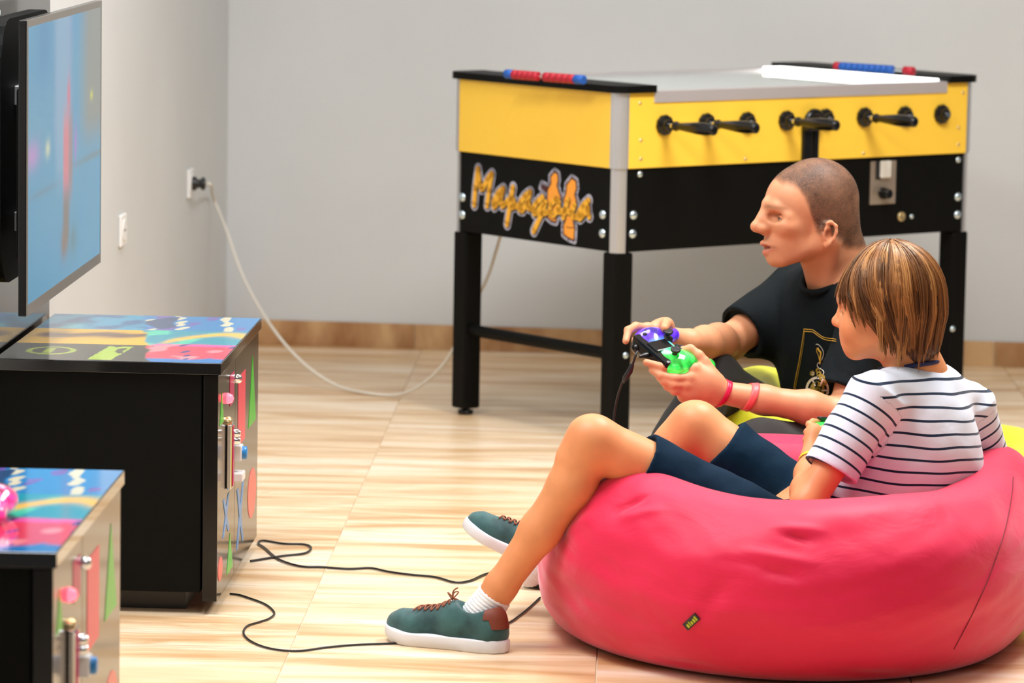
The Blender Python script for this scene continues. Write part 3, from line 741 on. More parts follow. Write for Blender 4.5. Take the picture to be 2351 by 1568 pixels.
# ------------------------------------------------------------------ game pads
def make_gamepad(name, mtx, label, glow, right_glow=None, wired=True):
    "local axes: x to the player's right, y forwards, z up"
    F = Field((-.095, -.085, -.045), (.095, .065, .04), .0018)
    F.ell((0, .012, .0), (.066, .040, .020), k=.01)
    for s in (-1, 1):
        F.ell((s * .048, .010, 0), (.034, .038, .021), k=.02); F.cap((s * .050, .0, -.002), (s * .066, -.066, -.012), .021, .016, k=.022)
    F.ell((0, -.055, -.005), (.034, .034, .05), k=.015, op='s')
    V, Q = F.mesh(); me = np_mesh('shell', V, Q)
    gp = thing(name, (0, 0, 0), 0, label, 'game controller'); gp.matrix_world = mtx
    g2 = right_glow or glow
    t = np.clip((V[:, 0] + .03) / .06, 0, 1)[:, None]; nz = np.clip(.5 + .9 * np_noise(V, 160, 5), 0, 1)[:, None]
    set_color(me, (np.array(glow) * (1 - t) + np.array(g2) * t) * (.25 + .9 * nz))
    ms = mat('pad_shell_' + name + label[:6], (.03, .04, .04), .15, coat=1.0); nt, bs = nodes(ms); at = N(nt, 'ShaderNodeAttribute', attribute_name='Col'); nt.links.new(at.outputs['Color'], bs.inputs['Emission Color']); bs.inputs['Emission Strength'].default_value = .5; nt.links.new(at.outputs['Color'], bs.inputs['Base Color'])
    mesh_obj('shell', me, ms, gp)
    b = MB(); b.box((-.062, .024, -.017), (.062, .052, .0175), .007); b.box((-.020, -.004, .012), (.020, .046, .0215), .004); b.build('front_band', m_gblk, gp)
    for s in (-1, 1):
        b = MB(); b.lathe([(.012, 0), (.013, .010), (.010, .015), (.002, .017)], (s * .044, .042, -.006), (0, .9, -.45), 12); b.build('trigger', m_gblk, gp)
    for c_ in ((-.046, .018), (.022, -.012)):
        b = MB(); b.lathe([(.014, .012), (.013, .020), (.006, .022), (.006, .030), (.0105, .032), (.0115, .036), (.008, .037)], (c_[0], c_[1], 0), (0, 0, 1), 16); b.build('thumbstick', m_blk, gp)
    b = MB(); b.box((-.033, -.015, .012), (-.011, -.008, .0235), .001); b.box((-.0255, -.0225, .012), (-.0185, -.0005, .0235), .001); b.build('direction_pad', m_blk, gp)
    for dx, dy in ((-.011, 0), (.011, 0), (0, -.011), (0, .011)):
        b = MB(); b.lathe([(.005, .014), (.005, .022), (.003, .0235)], (.047 + dx, .018 + dy, 0), (0, 0, 1), 10); b.build('button', m_blk, gp)
    if wired: b = MB(); b.lathe([(.006, 0), (.006, .012), (.004, .022), (.003, .03)], (0, .048, .002), (0, 1, 0), 10); b.build('cable_collar', m_blk, gp)
    return gp
def frame(f, r, c, o):
    f = Vector(f).normalized(); r = Vector(r); r = (r - f * r.dot(f)).normalized(); u = r.cross(f)
    m = Matrix((r, f, u)).transposed().to_4x4(); m.translation = Vector(o); return m
PAD1 = frame((-.78, -.55, -.12), (-.42, .75, .40), None, P(1531, 806, 8.52))
make_gamepad('game_controller', PAD1, 'glowing game controller held in both hands by the man', srgb(60, 255, 90), srgb(90, 50, 235))
PAD2 = frame((-.40, .85, -.15), (.85, .38, -.12), None, (0, 0, 0)); PAD2.translation = P(1909, 1003, 7.84) + PAD2.to_3x3() @ Vector((.062, .052, .006))
make_gamepad('game_controller', PAD2, 'green glowing game controller held by the boy', srgb(20, 250, 70), srgb(20, 250, 70))
PAD3 = frame((.1, 1, .0), (1, -.1, 0), None, P(8, 1092, 6.12))
q = P(8, 1092, 6.12); PAD3.translation = Vector((q.x - .062, q.y, CHt + .026))
make_gamepad('game_controller', PAD3, 'pink glowing game controller resting on the nearest cabinet top', srgb(255, 40, 150), srgb(255, 60, 150), wired=False)

# cables of the two wired pads, along the floor to the cabinet
m_cab = mat('black_cable', (.012, .013, .014), .4)
def floor_run(pts, z=.0035): return [G(x, y, z) for x, y in pts]
tipc = PAD1 @ Vector((0, .075, .001))
air = [PAD1 @ Vector((0, .05, .002)), tipc, P(1463, 808, 8.40), P(1448, 848, 8.40), P(1428, 880, 8.42), P(1412, 940, 8.45), P(1404, 1040, 8.45), P(1400, 1180, 8.48), P(1385, 1290, 8.5)]
c1 = air + floor_run([(1330, 1300), (1230, 1300), (1160, 1310), (1115, 1318), (1080, 1333), (1045, 1337), (1000, 1325), (940, 1319), (890, 1312), (850, 1304), (800, 1306), (740, 1302), (690, 1300), (640, 1284), (608, 1258), (593, 1247), (605, 1241), (650, 1248), (700, 1250), (714, 1258), (700, 1270), (650, 1276), (600, 1284), (575, 1288)])
w1 = thing('controller_cable', (0, 0, 0), 0, 'black cable looping on the floor from the man\'s controller to the cabinet', 'cable')
b = MB(); b.tube(catmull(c1, 6), .0026, 8); b.build('cable', m_cab, w1)
sr = [P(1452, 836, 8.40), P(1446, 852, 8.40), P(1436, 868, 8.41), P(1431, 878, 8.42)]
b = MB(); b.tube(sr, [.0045, .0068, .0066, .0035], 10); b.build('breakaway_plug', m_cab, w1)
c2 = [P(1235, 1372, 7.98)] + floor_run([(1240, 1372), (1215, 1395), (1190, 1415), (1163, 1432)]) + floor_run([(1100, 1452), (1000, 1470), (900, 1477), (820, 1480), (750, 1486), (690, 1494), (640, 1492), (600, 1483), (570, 1468), (559, 1452), (568, 1437), (595, 1428), (618, 1420), (630, 1408), (618, 1393), (600, 1383), (575, 1374), (550, 1366), (528, 1363)], .0028)[0:]
b = MB(); b.tube(catmull([p for p in c2[1:]], 6), .0022, 8); w2 = b.build('controller_cable', m_cab)
tag(w2, 'thin black cable curling on the floor past the front sneaker to the cabinet', 'cable')
# ------------------------------------------------------------------ bean bags
def bag_mesh(cx, cy, rho, rim, zin, prof_shift=0.0, n=420, noise=.012, seed=1, inset=.74):
    "closed cushion: rho(theta) outer radius, rim(theta) crest height, zin(theta) seat height"
    th = np.linspace(0, 2 * np.pi, n, endpoint=False); rings = []
    R, Hh, Z = rho(th), rim(th), zin(th)
    prof = [(0.0, 0.0), (.45, 0.0), (.78, .004), (.89, .05), (.955, .17), (.99, .34), (1.0, .50), (.975, .70), (.915, .86), (.84, .965), (inset, 1.0), (inset - .09, .965)]
    pr = catmull([(a, b, 0) for a, b in prof], 12)
    V = []
    for q in pr: V.append(np.stack([np.cos(th) * R * q.x, np.sin(th) * R * q.x, Hh * q.y], 1))
    e = pr[-1]
    for k in range(1, 15):
        t = k / 14; a = e.x * (1 - t) + .0 * t; w = 1 - (1 - t) ** 2.4
        V.append(np.stack([np.cos(th) * R * a, np.sin(th) * R * a, Hh * e.y * (1 - w) + Z * w], 1))
    m = len(V); V = np.array(V)
    lo = V[0].mean(0); hi = V[-1].mean(0); V[-1] = hi + (V[-1] - hi) * 0; V[0] = lo + (V[0] - lo) * 0
    P3 = V.reshape(-1, 3) + np.array([cx, cy, 0]); i = np.arange(m * n).reshape(m, n); j = np.roll(i, -1, 1)
    Q = np.stack([i[:-1].ravel(), j[:-1].ravel(), j[1:].ravel(), i[1:].ravel()], 1)
    up = np.clip(P3[:, 2] / .12, 0, 1)
    d = np_noise(P3 * np.array([1, 1, 2.2]), 9, seed) * noise * up + np_noise(P3 * np.array([1, 1, 3]), 24, seed + 1) * noise * .25 * up
    nrm = P3 - np.array([cx, cy, .15]); nrm /= np.linalg.norm(nrm, axis=1)[:, None] + 1e-6
    return P3 + nrm * d[:, None], Q
def ang(a): return (a + np.pi) % (2 * np.pi) - np.pi
def bump_a(th, c, w): return np.exp(-(ang(th - c) / w) ** 2)
def bag_fabric(name, col, tint):
    m = mat(name, col, .6, spec=.4, sheen=.55, coat=.10); nt, b = nodes(m); L = nt.links.new
    b.inputs['Coat Roughness'].default_value = .45; b.inputs['Sheen Roughness'].default_value = .38; b.inputs['Sheen Tint'].default_value = tint
    tc = N(nt, 'ShaderNodeTexCoord'); mp = N(nt, 'ShaderNodeMapping'); mp.inputs['Scale'].default_value = (1, 1, 2.2)
    n1 = N(nt, 'ShaderNodeTexNoise'); n1.inputs['Scale'].default_value = 7; n1.inputs['Detail'].default_value = 3; n1.inputs['Distortion'].default_value = 1.5
    n2 = N(nt, 'ShaderNodeTexNoise'); n2.inputs['Scale'].default_value = 900
    b1 = N(nt, 'ShaderNodeBump'); b1.inputs['Strength'].default_value = .13; b1.inputs['Distance'].default_value = .02
    b2 = N(nt, 'ShaderNodeBump'); b2.inputs['Strength'].default_value = .12; b2.inputs['Distance'].default_value = .0006
    L(tc.outputs['Object'], mp.inputs[0]); L(mp.outputs[0], n1.inputs['Vector']); L(tc.outputs['Object'], n2.inputs['Vector']); L(n1.outputs[0], b1.inputs['Height']); L(n2.outputs[0], b2.inputs['Height']); L(b1.outputs[0], b2.inputs['Normal']); L(b2.outputs[0], b.inputs['Normal'])
    return m
m_pink = bag_fabric('pink_bag_fabric', srgb(222, 14, 70), (1, .72, .8, 1)); m_lime = bag_fabric('lime_bag_fabric', srgb(226, 224, 30), (1, 1, .7, 1))
# pink bag: low at the legs (left), raised behind the boy's back (right)
BX, BY = .575, 7.955
def rho_p(th): return .535 + .02 * np.cos(2 * th) - .03 * bump_a(th, np.pi, .5) - .045 * bump_a(th, -.30, .45) + .112 * bump_a(th, -np.pi / 2, .75)
def rim_p(th): return .352 + .022 * bump_a(th, .3, .75) - .012 * bump_a(th, -.6, .5) + .018 * bump_a(th, -2.45, .35) - .012 * bump_a(th, -1.75, .45) - .06 * bump_a(th, 3.05, .45) - .01 * bump_a(th, 1.7, .6)
def zin_p(th): return .14 + 0 * th
V, Q = bag_mesh(BX, BY, rho_p, rim_p, zin_p, noise=.010, seed=3)
# a few pulled folds on the near side
def fold(V, a, b, w, h):
    a, b = np.array(a), np.array(b); ab = b - a; t = np.clip(((V - a) @ ab) / (ab @ ab), 0, 1); d = np.linalg.norm(V - a - t[:, None] * ab, axis=1)
    g = np.exp(-(d / w) ** 2) * np.sin(np.pi * np.clip(t, .02, .98)); n = V - np.array([BX, BY, .15]); n /= np.linalg.norm(n, axis=1)[:, None]
    return V + n * (g * h)[:, None]
bv0 = BVHTree.FromPolygons([tuple(v) for v in V], [tuple(q) for q in Q])
def on_bag(px, py, bv=None):
    h = (bv or bv0).ray_cast(CAMP, ray(px, py).normalized()); return h[0], h[1]
for (a, b_, w, h_) in (((1405, 1180), (1490, 1138), .008, -.010), ((1420, 1196), (1530, 1166), .010, .007), ((1640, 1285), (1840, 1318), .009, -.008), ((1690, 1262), (1880, 1296), .011, .009), ((1740, 1308), (1850, 1336), .008, -.007), ((1790, 1225), (1870, 1248), .007, -.009), ((1760, 1206), (1900, 1222), .010, .007), ((1850, 1130), (1960, 1142), .010, .006), ((1500, 1512), (1650, 1530), .012, -.006), ((1900, 1535), (2080, 1545), .014, -.007), ((2120, 1130), (2180, 1200), .010, -.005), ((1600, 1420), (1680, 1330), .02, -.006), ((1300, 1230), (1380, 1180), .015, .008)):
    pa, pb = on_bag(*a)[0], on_bag(*b_)[0]
    if pa is not None and pb is not None: V = fold(V, pa, pb, w, h_)
PB = thing('bean_bag', (BX, BY, 0), 0, 'large pink bean bag the boy is sitting in', 'bean bag')
me = np_mesh('cushion', V - np.array([BX, BY, 0]), Q); mesh_obj('cushion', me, m_pink, PB)
bvp = BVHTree.FromPolygons([tuple(v) for v in V], [tuple(q) for q in Q])
off = Vector((BX, BY, 0))
sp = []
for q in catmull([(2326, 1095, 0), (2322, 1140, 0), (2306, 1220, 0), (2272, 1320, 0), (2232, 1410, 0), (2190, 1490, 0)], 8):
    h, nn = on_bag(q.x, q.y, bvp)
    if h is not None: sp.append(h - off + nn * .0003)
if len(sp) > 3: b = MB(); b.tube(sp, .0011, 6); b.build('seam', mat('seam_thread', srgb(120, 10, 40), .7), PB)
h, nn = on_bag(1588, 1427, bvp)
if h is not None:
    ax = (on_bag(1604, 1412, bvp)[0] - on_bag(1572, 1442, bvp)[0]).normalized(); nn = nn.normalized(); sd = nn.cross(ax).normalized(); ax = sd.cross(nn)
    mm = Matrix((ax, sd, nn)).transposed().to_4x4(); mm.translation = h - off + nn * .001
    b = MB(); b.box((-.019, -.008, -.002), (.019, .008, .0022), .001, mm); lb = b.build('label_tab', m_blk, PB)
    b = MB()
    for x, w, hh in ((-.0125, .0055, .0075), (-.0055, .0028, .0095), (-.001, .0050, .0065), (.0055, .0055, .0075), (.012, .0042, .0095)):
        b.box((x, -.0055, .0022), (x + w * .8, -.0055 + hh, .0030), 0, mm)
    b.build('label_lettering', mat('label_lime', srgb(190, 200, 30), .5), lb)
# lime bag under the man
LX, LY = .885, 9.03
def rho_l(th): return .425 + .02 * np.cos(2 * th + .5) + .075 * bump_a(th, -2.65, .5)
def rim_l(th): return .245 + .135 * np.exp(-(ang(th - np.pi) / 1.1) ** 4)
V, Q = bag_mesh(LX, LY, rho_l, rim_l, lambda th: .14 + 0 * th, noise=.014, seed=11)
V = smooth_mesh(V, Q, 1)
LB = thing('bean_bag', (LX, LY, 0), 0, 'lime yellow bean bag the man is sitting on', 'bean bag')
mesh_obj('cushion', np_mesh('cushion', V - np.array([LX, LY, 0]), Q), m_lime, LB)
bvl = BVHTree.FromPolygons([tuple(v) for v in V], [tuple(q) for q in Q])
sp = []
for q in catmull([(2275, 985, 0), (2310, 1040, 0), (2340, 1085, 0)], 6):
    h, nn = on_bag(q.x, q.y, bvl)
    if h is not None: sp.append(h - Vector((LX, LY, 0)) + nn * .0004)
if len(sp) > 3: b = MB(); b.tube(sp, .0014, 6); b.build('seam', mat('lime_seam', srgb(150, 150, 20), .7), LB)
# ------------------------------------------------------------------ people
m_skin = mat('skin', (.6, .35, .22), .48, spec=.4, sss=.12); attr_col(m_skin, 'Col', .08, 45)
def skin_bump(m):
    nt, b = nodes(m); L = nt.links.new; tc = N(nt, 'ShaderNodeTexCoord'); no = N(nt, 'ShaderNodeTexNoise'); no.inputs['Scale'].default_value = 500
    bp = N(nt, 'ShaderNodeBump'); bp.inputs['Strength'].default_value = .08; bp.inputs['Distance'].default_value = .0008; L(tc.outputs['Object'], no.inputs['Vector']); L(no.outputs[0], bp.inputs['Height']); L(bp.outputs[0], b.inputs['Normal'])
skin_bump(m_skin)
def A3(v): return np.array(v, float)
def flat_cyl(F, a, b, ra, rb, k=.008, op='u'):
    a, b = A3(a), A3(b); L = np.linalg.norm(b - a); u = (b - a) / L; R = max(ra, rb)
    def fn(x, y, z):
        px, py, pz = x - a[0], y - a[1], z - a[2]; t = px * u[0] + py * u[1] + pz * u[2]
        rad = np.sqrt(np.maximum((px - t * u[0]) ** 2 + (py - t * u[1]) ** 2 + (pz - t * u[2]) ** 2, 0)); s = np.clip(t / L, 0, 1)
        return np.maximum(rad - (ra + (rb - ra) * s), np.maximum(t - L, -t))
    F.apply(np.minimum(a, b) - R, np.maximum(a, b) + R, fn, k, op)
class Head:
    "a head with its own axes: x forwards, y to its left, z up"
    def __init__(s, o, f, up=(0, 0, 1), sc=1.0):
        f = Vector(f).normalized(); up = Vector(up); l = up.cross(f).normalized(); u = f.cross(l)
        s.R = np.array([f, l, u]).T; s.o = A3(o); s.sc = sc
    def w(s, p): return s.o + s.R @ (A3(p) * s.sc)
    def loc(s, V): return (np.asarray(V) - s.o) @ s.R / s.sc
    def ell(s, F, c, r, k=.01, op='u', rot=None): F.ell(s.w(c), A3(r) * s.sc, s.R if rot is None else s.R @ rot, k * s.sc, op)
    def cap(s, F, a, b, ra, rb=None, k=.01, op='u'): F.cap(s.w(a), s.w(b), ra * s.sc, (ra if rb is None else rb) * s.sc, k * s.sc, op)
def rotm(ax, an):
    return np.array(Matrix.Rotation(an, 3, ax))
def pick(names, V):
    pass
def eye(H, parent, base, c, r, s, skin, lo, hi, roll, iris=(.03, .02, .015)):
    "one eyeball with its lids, facing forwards"
    n, m = 44, 30; th, ph = np.meshgrid(np.linspace(0, 2 * np.pi, n, endpoint=False), np.linspace(0, np.pi, m), indexing='ij')
    D = np.stack([np.cos(ph), np.sin(ph) * np.cos(th), np.sin(ph) * np.sin(th)], -1).reshape(-1, 3)
    i = np.arange(n * m).reshape(n, m); j = np.roll(i, -1, 0); Qe = np.stack([i[:, :-1].ravel(), j[:, :-1].ravel(), j[:, 1:].ravel(), i[:, 1:].ravel()], 1)
    z = D[:, 2] * math.cos(roll * s) - D[:, 1] * math.sin(roll * s)
    lidz = hi - .35 * D[:, 1] ** 2; low = lo + .30 * D[:, 1] ** 2; rad = np.where((z > lidz) | (z < low), 1.045, 1.0)
    col = np.tile(np.array(srgb(222, 214, 206)), (len(D), 1)); ir = np.hypot(D[:, 1] + .12 * s, D[:, 2] - .02) < .42; col[ir] = iris; col[(z > lidz) | (z < low)] = skin; col[(z > lidz - .03) & (z < lidz + .13)] = (.022, .014, .011)
    W = H.o + ((D * rad[:, None] * r + A3((c[0], s * c[1], c[2]))) @ H.R.T) * H.sc
    me = np_mesh('eye', W - np.array(base), Qe); set_color(me, col); return mesh_obj('eye', me, m_skin, parent)
def gmask(L, c, r): return np.exp(-(((L - A3(c)) / A3(r)) ** 2).sum(1))
def ears(H, F, x, y, z, w=1.0):
    for s in (-1, 1):
        pt = lambda u, v, o=0.0: (x + u * w, s * (y + .42 * (.014 - u) * w - .004 + o), z + v * w)
        H.ell(F, pt(-.001, .004, -.002), (.0155 * w, .0042, .0235 * w), .004, rot=rotm('Z', s * .40) @ rotm('Y', -.20))
        hx = [pt(.012, -.002), pt(.015, .012), pt(.008, .0265), pt(-.006, .0300), pt(-.0165, .021), pt(-.0175, .006), pt(-.0125, -.010), pt(-.003, -.022)]
        for i in range(len(hx) - 1): H.cap(F, hx[i], hx[i + 1], .0040 * w, .0040 * w, .0035)
        H.ell(F, pt(.003, -.0245, .001), (.0085 * w, .0055, .0095 * w), .005)
        H.cap(F, pt(.013, .0, .001), pt(.010, -.012, .001), .0045 * w, .004 * w, .004)
        H.ell(F, pt(.002, .000, .0045), (.0085 * w, .0050, .0120 * w), .003, 's', rot=rotm('Z', s * .40) @ rotm('Y', -.20))

# ---------------- the man
MB0 = G(1990, 1190); MB0 = Vector((.80, 8.95, 0))
def Mj(px, py, Y): return P(px, py, Y)
mH = Head(P(1885, 520, 8.80), (-.94, -.34, .0))
nb = Mj(1918, 650, 8.86)                         # base of the neck
rs, ls = Mj(1826, 676, 9.04), Mj(2012, 712, 8.70)
re_, le = Mj(1672, 788, 8.90), Mj(1935, 954, 8.56)
rw, lw = Mj(1588, 786, 8.66), Mj(1652, 900, 8.50)
hipc = Mj(1975, 1060, 8.96); chest = Mj(1935, 800, 8.90)
mf = Vector((-.75, -.65, 0)).normalized(); ml = Vector((0, 0, 1)).cross(mf)     # facing and left
lo = Vector((min(p.x for p in (rw, lw)) - .20, 8.25, .12)); hi = Vector((1.12, 9.25, .98))
F = Field(lo, hi, .0026)
RT = np.array([mf, ml, Vector((0, 0, 1))]).T
# trunk (under the shirt)
F.ell(chest + Vector((0, 0, .03)), (.09, .15, .15), RT, k=.03); F.ell((hipc + chest) / 2, (.085, .13, .16), RT, k=.03); F.ell(hipc, (.09, .14, .09), RT, k=.03)
F.cap(rs, nb, .045, .045, k=.03); F.cap(ls, nb, .045, .045, k=.03)
# head
def man_head(F):
    H = mH; e, c = (lambda *a, **k: H.ell(F, *a, **k)), (lambda *a, **k: H.cap(F, *a, **k))
    e((.0136, 0, .060), (.098, .077, .092), k=.02)
    e((.060, 0, .055), (.072, .064, .070), k=.02)
    e((-.005, 0, .025), (.068, .070, .060), k=.02)
    e((.075, 0, -.008), (.050, .056, .060), k=.02)
    e((.104, 0, -.040), (.030, .034, .036), k=.018)
    e((.060, 0, -.040), (.058, .047, .036), k=.02)
    for s in (-1, 1):
        c((.018, s * .050, -.028), (.098, s * .020, -.070), .016, .014, k=.02)
        c((.020, s * .056, .0), (.018, s * .050, -.030), .016, .016, k=.02)
        e((.098, s * .042, .006), (.022, .018, .018), k=.02)
        c((.127, s * .006, .053), (.118, s * .026, .046), .0100, .0095, k=.014); c((.118, s * .026, .046), (.100, s * .047, .030), .0095, .0085, k=.014)
    e((.108, 0, -.069), (.018, .020, .017), k=.016)
    for s in (-1, 1): c((.134, s * .009, .014), (.106, s * .036, .006), .0095, .0100, k=.02)
    for s in (-1, 1): e((.124, s * .029, .026), (.015, .0165, .0095), k=.012, op='s')
    c((.1310, 0, .046), (.1560, 0, .006), .0088, .0092, k=.016)
    e((.1575, 0, .0020), (.0105, .0098, .0092), k=.010)
    c((.156, 0, .0), (.136, 0, -.010), .0085, .008, k=.008)
    for s in (-1, 1):
        e((.1420, s * .0125, -.002), (.0130, .0078, .0090), k=.009)
        e((.1465, s * .007, -.0105), (.006, .0038, .0045), k=.003, op='s')
    for s in (-1, 1):
        c((.1380, 0, -.0355), (.1180, s * .024, -.0400), .0065, .0035, k=.006); c((.1310, 0, -.0555), (.1140, s * .024, -.0460), .0068, .0035, k=.006)
        c((.1440, 0, -.0455), (.1130, s * .0260, -.0400), .0056, .0026, k=.003, op='s')
    ears(H, F, .017, .076, -.010, .92)
man_head(F)
hn = mH.w((-.004, 0, -.015))
F.cap(hn, Vector(hn).lerp(nb, .55), .056, .055, k=.03); F.cap(Vector(hn).lerp(nb, .5), nb + Vector((.02, .0, -.02)), .055, .066, k=.03)
F.cap(mH.w((-.045, 0, .0)), nb + Vector((.045, .01, -.01)), .040, .055, k=.03)
for s in (-1, 1): F.cap(mH.w((-.01, s * .055, -.03)), nb + mf * .05 + ml * (s * .012) + Vector((0, 0, -.03)), .012, .010, k=.02)
# arms
def arm(F, s, e, w, r0, r1, r2, r3, flex):
    s, e, w = Vector(s), Vector(e), Vector(w)
    F.chain([s, s.lerp(e, .4), e], [r0, r0 * .95, r1], k=.02)
    mid = e.lerp(w, .28) + flex; F.chain([e, mid, e.lerp(w, .65) + flex * .3, w], [r1, r2, r2 * .86, r3], k=.02)
arm(F, rs, re_, rw, .050, .038, .040, .027, Vector((0, -.004, .002)))
arm(F, ls, le, lw, .046, .034, .0345, .0245, Vector((0, -.004, .004)))
# hands
def finger(F, pts, r=.0086, k=.006):
    pts = [P(*p) for p in pts]; n = len(pts); F.chain(pts, [r * (1.0 - .22 * i / (n - 1)) for i in range(n)], k=k)
def man_hands(F):
    # left hand: palm seen from its outer side, fingers under the pad, thumb on top
    kn = [P(1596, 846, 8.475), P(1586, 866, 8.465), P(1577, 884, 8.462), P(1570, 902, 8.466)]
    wl = lw
    for i, q in enumerate(kn): F.cap(wl.lerp(q, .15) + Vector((0, 0, .008 - .006 * i)), q, .021, .0125, k=.012)
    F.ell(P(1618, 880, 8.48), (.034, .018, .030), k=.015)
    F.ell(P(1578, 908, 8.475), (.022, .016, .019), k=.012)
    finger(F, [(1596, 846, 8.475), (1560, 846, 8.462), (1520, 842, 8.455), (1484, 832, 8.462)], .0098)
    finger(F, [(1586, 866, 8.465), (1548, 868, 8.450), (1516, 862, 8.450), (1497, 850, 8.462)], .0098)
    finger(F, [(1577, 884, 8.462), (1546, 884, 8.448), (1524, 876, 8.450), (1512, 866, 8.466)], .0094)
    finger(F, [(1570, 902, 8.466), (1548, 898, 8.452), (1532, 888, 8.456), (1524, 878, 8.468)], .0086)
    F.cap(P(1638, 872, 8.50), P(1616, 832, 8.495), .019, .0135, k=.014)
    finger(F, [(1616, 834, 8.495), (1604, 816, 8.495), (1585, 802, 8.50), (1562, 805, 8.502)], .0112, k=.008)
    # right hand: round the far grip, index finger on the trigger, thumb on the stick
    pl_ = lambda *q: PAD1 @ Vector(q)
    kr = [pl_(.086, -.010, .006), pl_(.090, -.020, -.010), pl_(.087, -.032, -.022), pl_(.080, -.044, -.030)]
    F.ell(pl_(.086, -.045, -.006), (.024, .024, .024), k=.015)
    for q in kr: F.cap(rw.lerp(q, .1), q, .021, .0125, k=.014)
    ch = lambda pts, r: F.chain([pl_(*p) for p in pts], [r * (1 - .08 * i) for i in range(len(pts))], k=.006)
    ch([(.086, -.010, .006), (.090, .022, .014), (.080, .050, .016), (.058, .070, .006)], .0100)
    ch([(.090, -.020, -.010), (.088, .014, -.022), (.066, .024, -.032), (.046, .018, -.034)], .0098)
    ch([(.087, -.032, -.022), (.084, -.002, -.034), (.062, .006, -.040), (.044, .0, -.038)], .0092)
    ch([(.080, -.044, -.030), (.076, -.020, -.038), (.058, -.014, -.042)], .0086)
    F.cap(pl_(.084, -.060, .004), pl_(.066, -.044, .022), .017, .0120, k=.012)
    ch([(.066, -.044, .022), (.050, -.026, .032), (.034, -.010, .036)], .0108)
man_hands(F)
V, Q = F.mesh(); V = smooth_mesh(V, Q, 1, .35)
L = mH.loc(V)
SK = np.array(srgb(216, 150, 110))
def face_cols(V, L, base, H, p):
    c = np.tile(base, (len(V), 1)); c = c * (1 + .06 * np_noise(V, 30, 21)[:, None])
    for s in (-1, 1):
        c = mixc(c, base * np.array([1.0, .72, .66]), .5 * gmask(L, (p['ck'][0], s * p['ck'][1], p['ck'][2]), (.03, .022, .02)))
        c = mixc(c, base * np.array([.95, .62, .52]), .75 * gmask(L, (p['ear'][0], s * p['ear'][1], p['ear'][2]), (.012, .03, .018)))
    c = mixc(c, base * np.array([1.0, .66, .60]), .55 * gmask(L, p['nose'], (.012, .014, .011)))
    return c
C = face_cols(V, L, SK, mH, dict(ck=(.10, .04, -.008), ear=(.019, .088, -.007), nose=(.157, 0, .002)))
lip = np.array(srgb(196, 96, 88))
for s in (-1, 1):
    for t in np.linspace(0, 1, 7):
        C = mixc(C, lip, .8 * gmask(L, (.140 - .021 * t, s * .023 * t, -.0395 - .002 * t), (.010, .006, .0042 * (1 - .5 * t)))); C = mixc(C, lip, .85 * gmask(L, (.1335 - .017 * t, s * .024 * t, -.0550 + .007 * t), (.010, .006, .0055 * (1 - .6 * t))))
        C = mixc(C, np.array((.035, .008, .006)), .9 * gmask(L, (.1330 - .0205 * t, s * .0260 * t, -.0455 + .0045 * t), (.012, .0050, .0036)))
        # brow and lash line
        C = mixc(C, np.array(srgb(120, 78, 50)), .35 * gmask(L, (.136 - .024 * t * t, s * (.012 + .036 * t), .0475 + .006 * t - .008 * t * t), (.016, .006, .0045)))
        C = mixc(C, np.array((.02, .012, .01)), .25 * gmask(L, (.1235 - .0240 * t, s * (.017 + .027 * t), .0300 - .0120 * t), (.030, .0058, .0032)))
    C = mixc(C, np.array((.05, .015, .01)), .8 * gmask(L, (.1455, s * .0068, -.0115), (.006, .004, .004)))
    C = mixc(C, np.array((.20, .06, .035)), .7 * gmask(L, (.021, s * .086, -.008), (.007, .012, .012)))
# shadow of a shaved beard
st = np.clip(sstep(-.015, -.035, L[:, 2]) * sstep(.02, .06, L[:, 0]) * sstep(-.10, -.08, L[:, 2]), 0, 1); C = mixc(C, SK * np.array([.86, .80, .78]), .35 * st)
M_ = thing('person', MB0, 0, 'man with cropped hair in a black printed T-shirt sitting on the lime bag', 'person')
o0 = np.array(MB0)
me = np_mesh('body', V - o0, Q); set_color(me, C); mesh_obj('body', me, m_skin, M_)
for s_ in (-1, 1): eye(mH, M_, MB0, (.1035, .0305, .0225), .0120, s_, SK * np.array([.92, .80, .76]), -.42, .16, -.38)
# cropped hair, a thin shell over the scalp
xs_ = np.array([-.12, -.06, -.03, -.005, .02, .036, .050, .062, .085, .110, .125, .14]); zs_ = np.array([-.055, -.045, -.035, -.022, .004, -.006, .022, .056, .098, .104, .125, .2])
hm = L[:, 2] - np.interp(L[:, 0], xs_, zs_) + .004 * np_noise(V, 120, 8)
isH = (np.linalg.norm(L - np.array([.0136, 0, .06]), axis=1) < .16) & ~((np.abs(L[:, 1]) > .079) & (L[:, 2] < .03) & (np.abs(L[:, 0] - .017) < .035))
Vh, Qh, used = sub_mesh(V, Q, (hm > -.012) & isH)
nme = np_mesh('tmp', V, Q); nr = np.zeros(len(V) * 3, np.float32); nme.vertices.foreach_get('normal', nr); nr = nr.reshape(-1, 3); bpy.data.meshes.remove(nme)
me = np_mesh('hair', Vh + nr[used] * .0009 - o0, Qh); set_float(me, np.clip((hm[used] + .010) / .022, 0, 1), 'dens')
m_crop = mat('cropped_hair', srgb(82, 58, 42), .6, spec=.5)
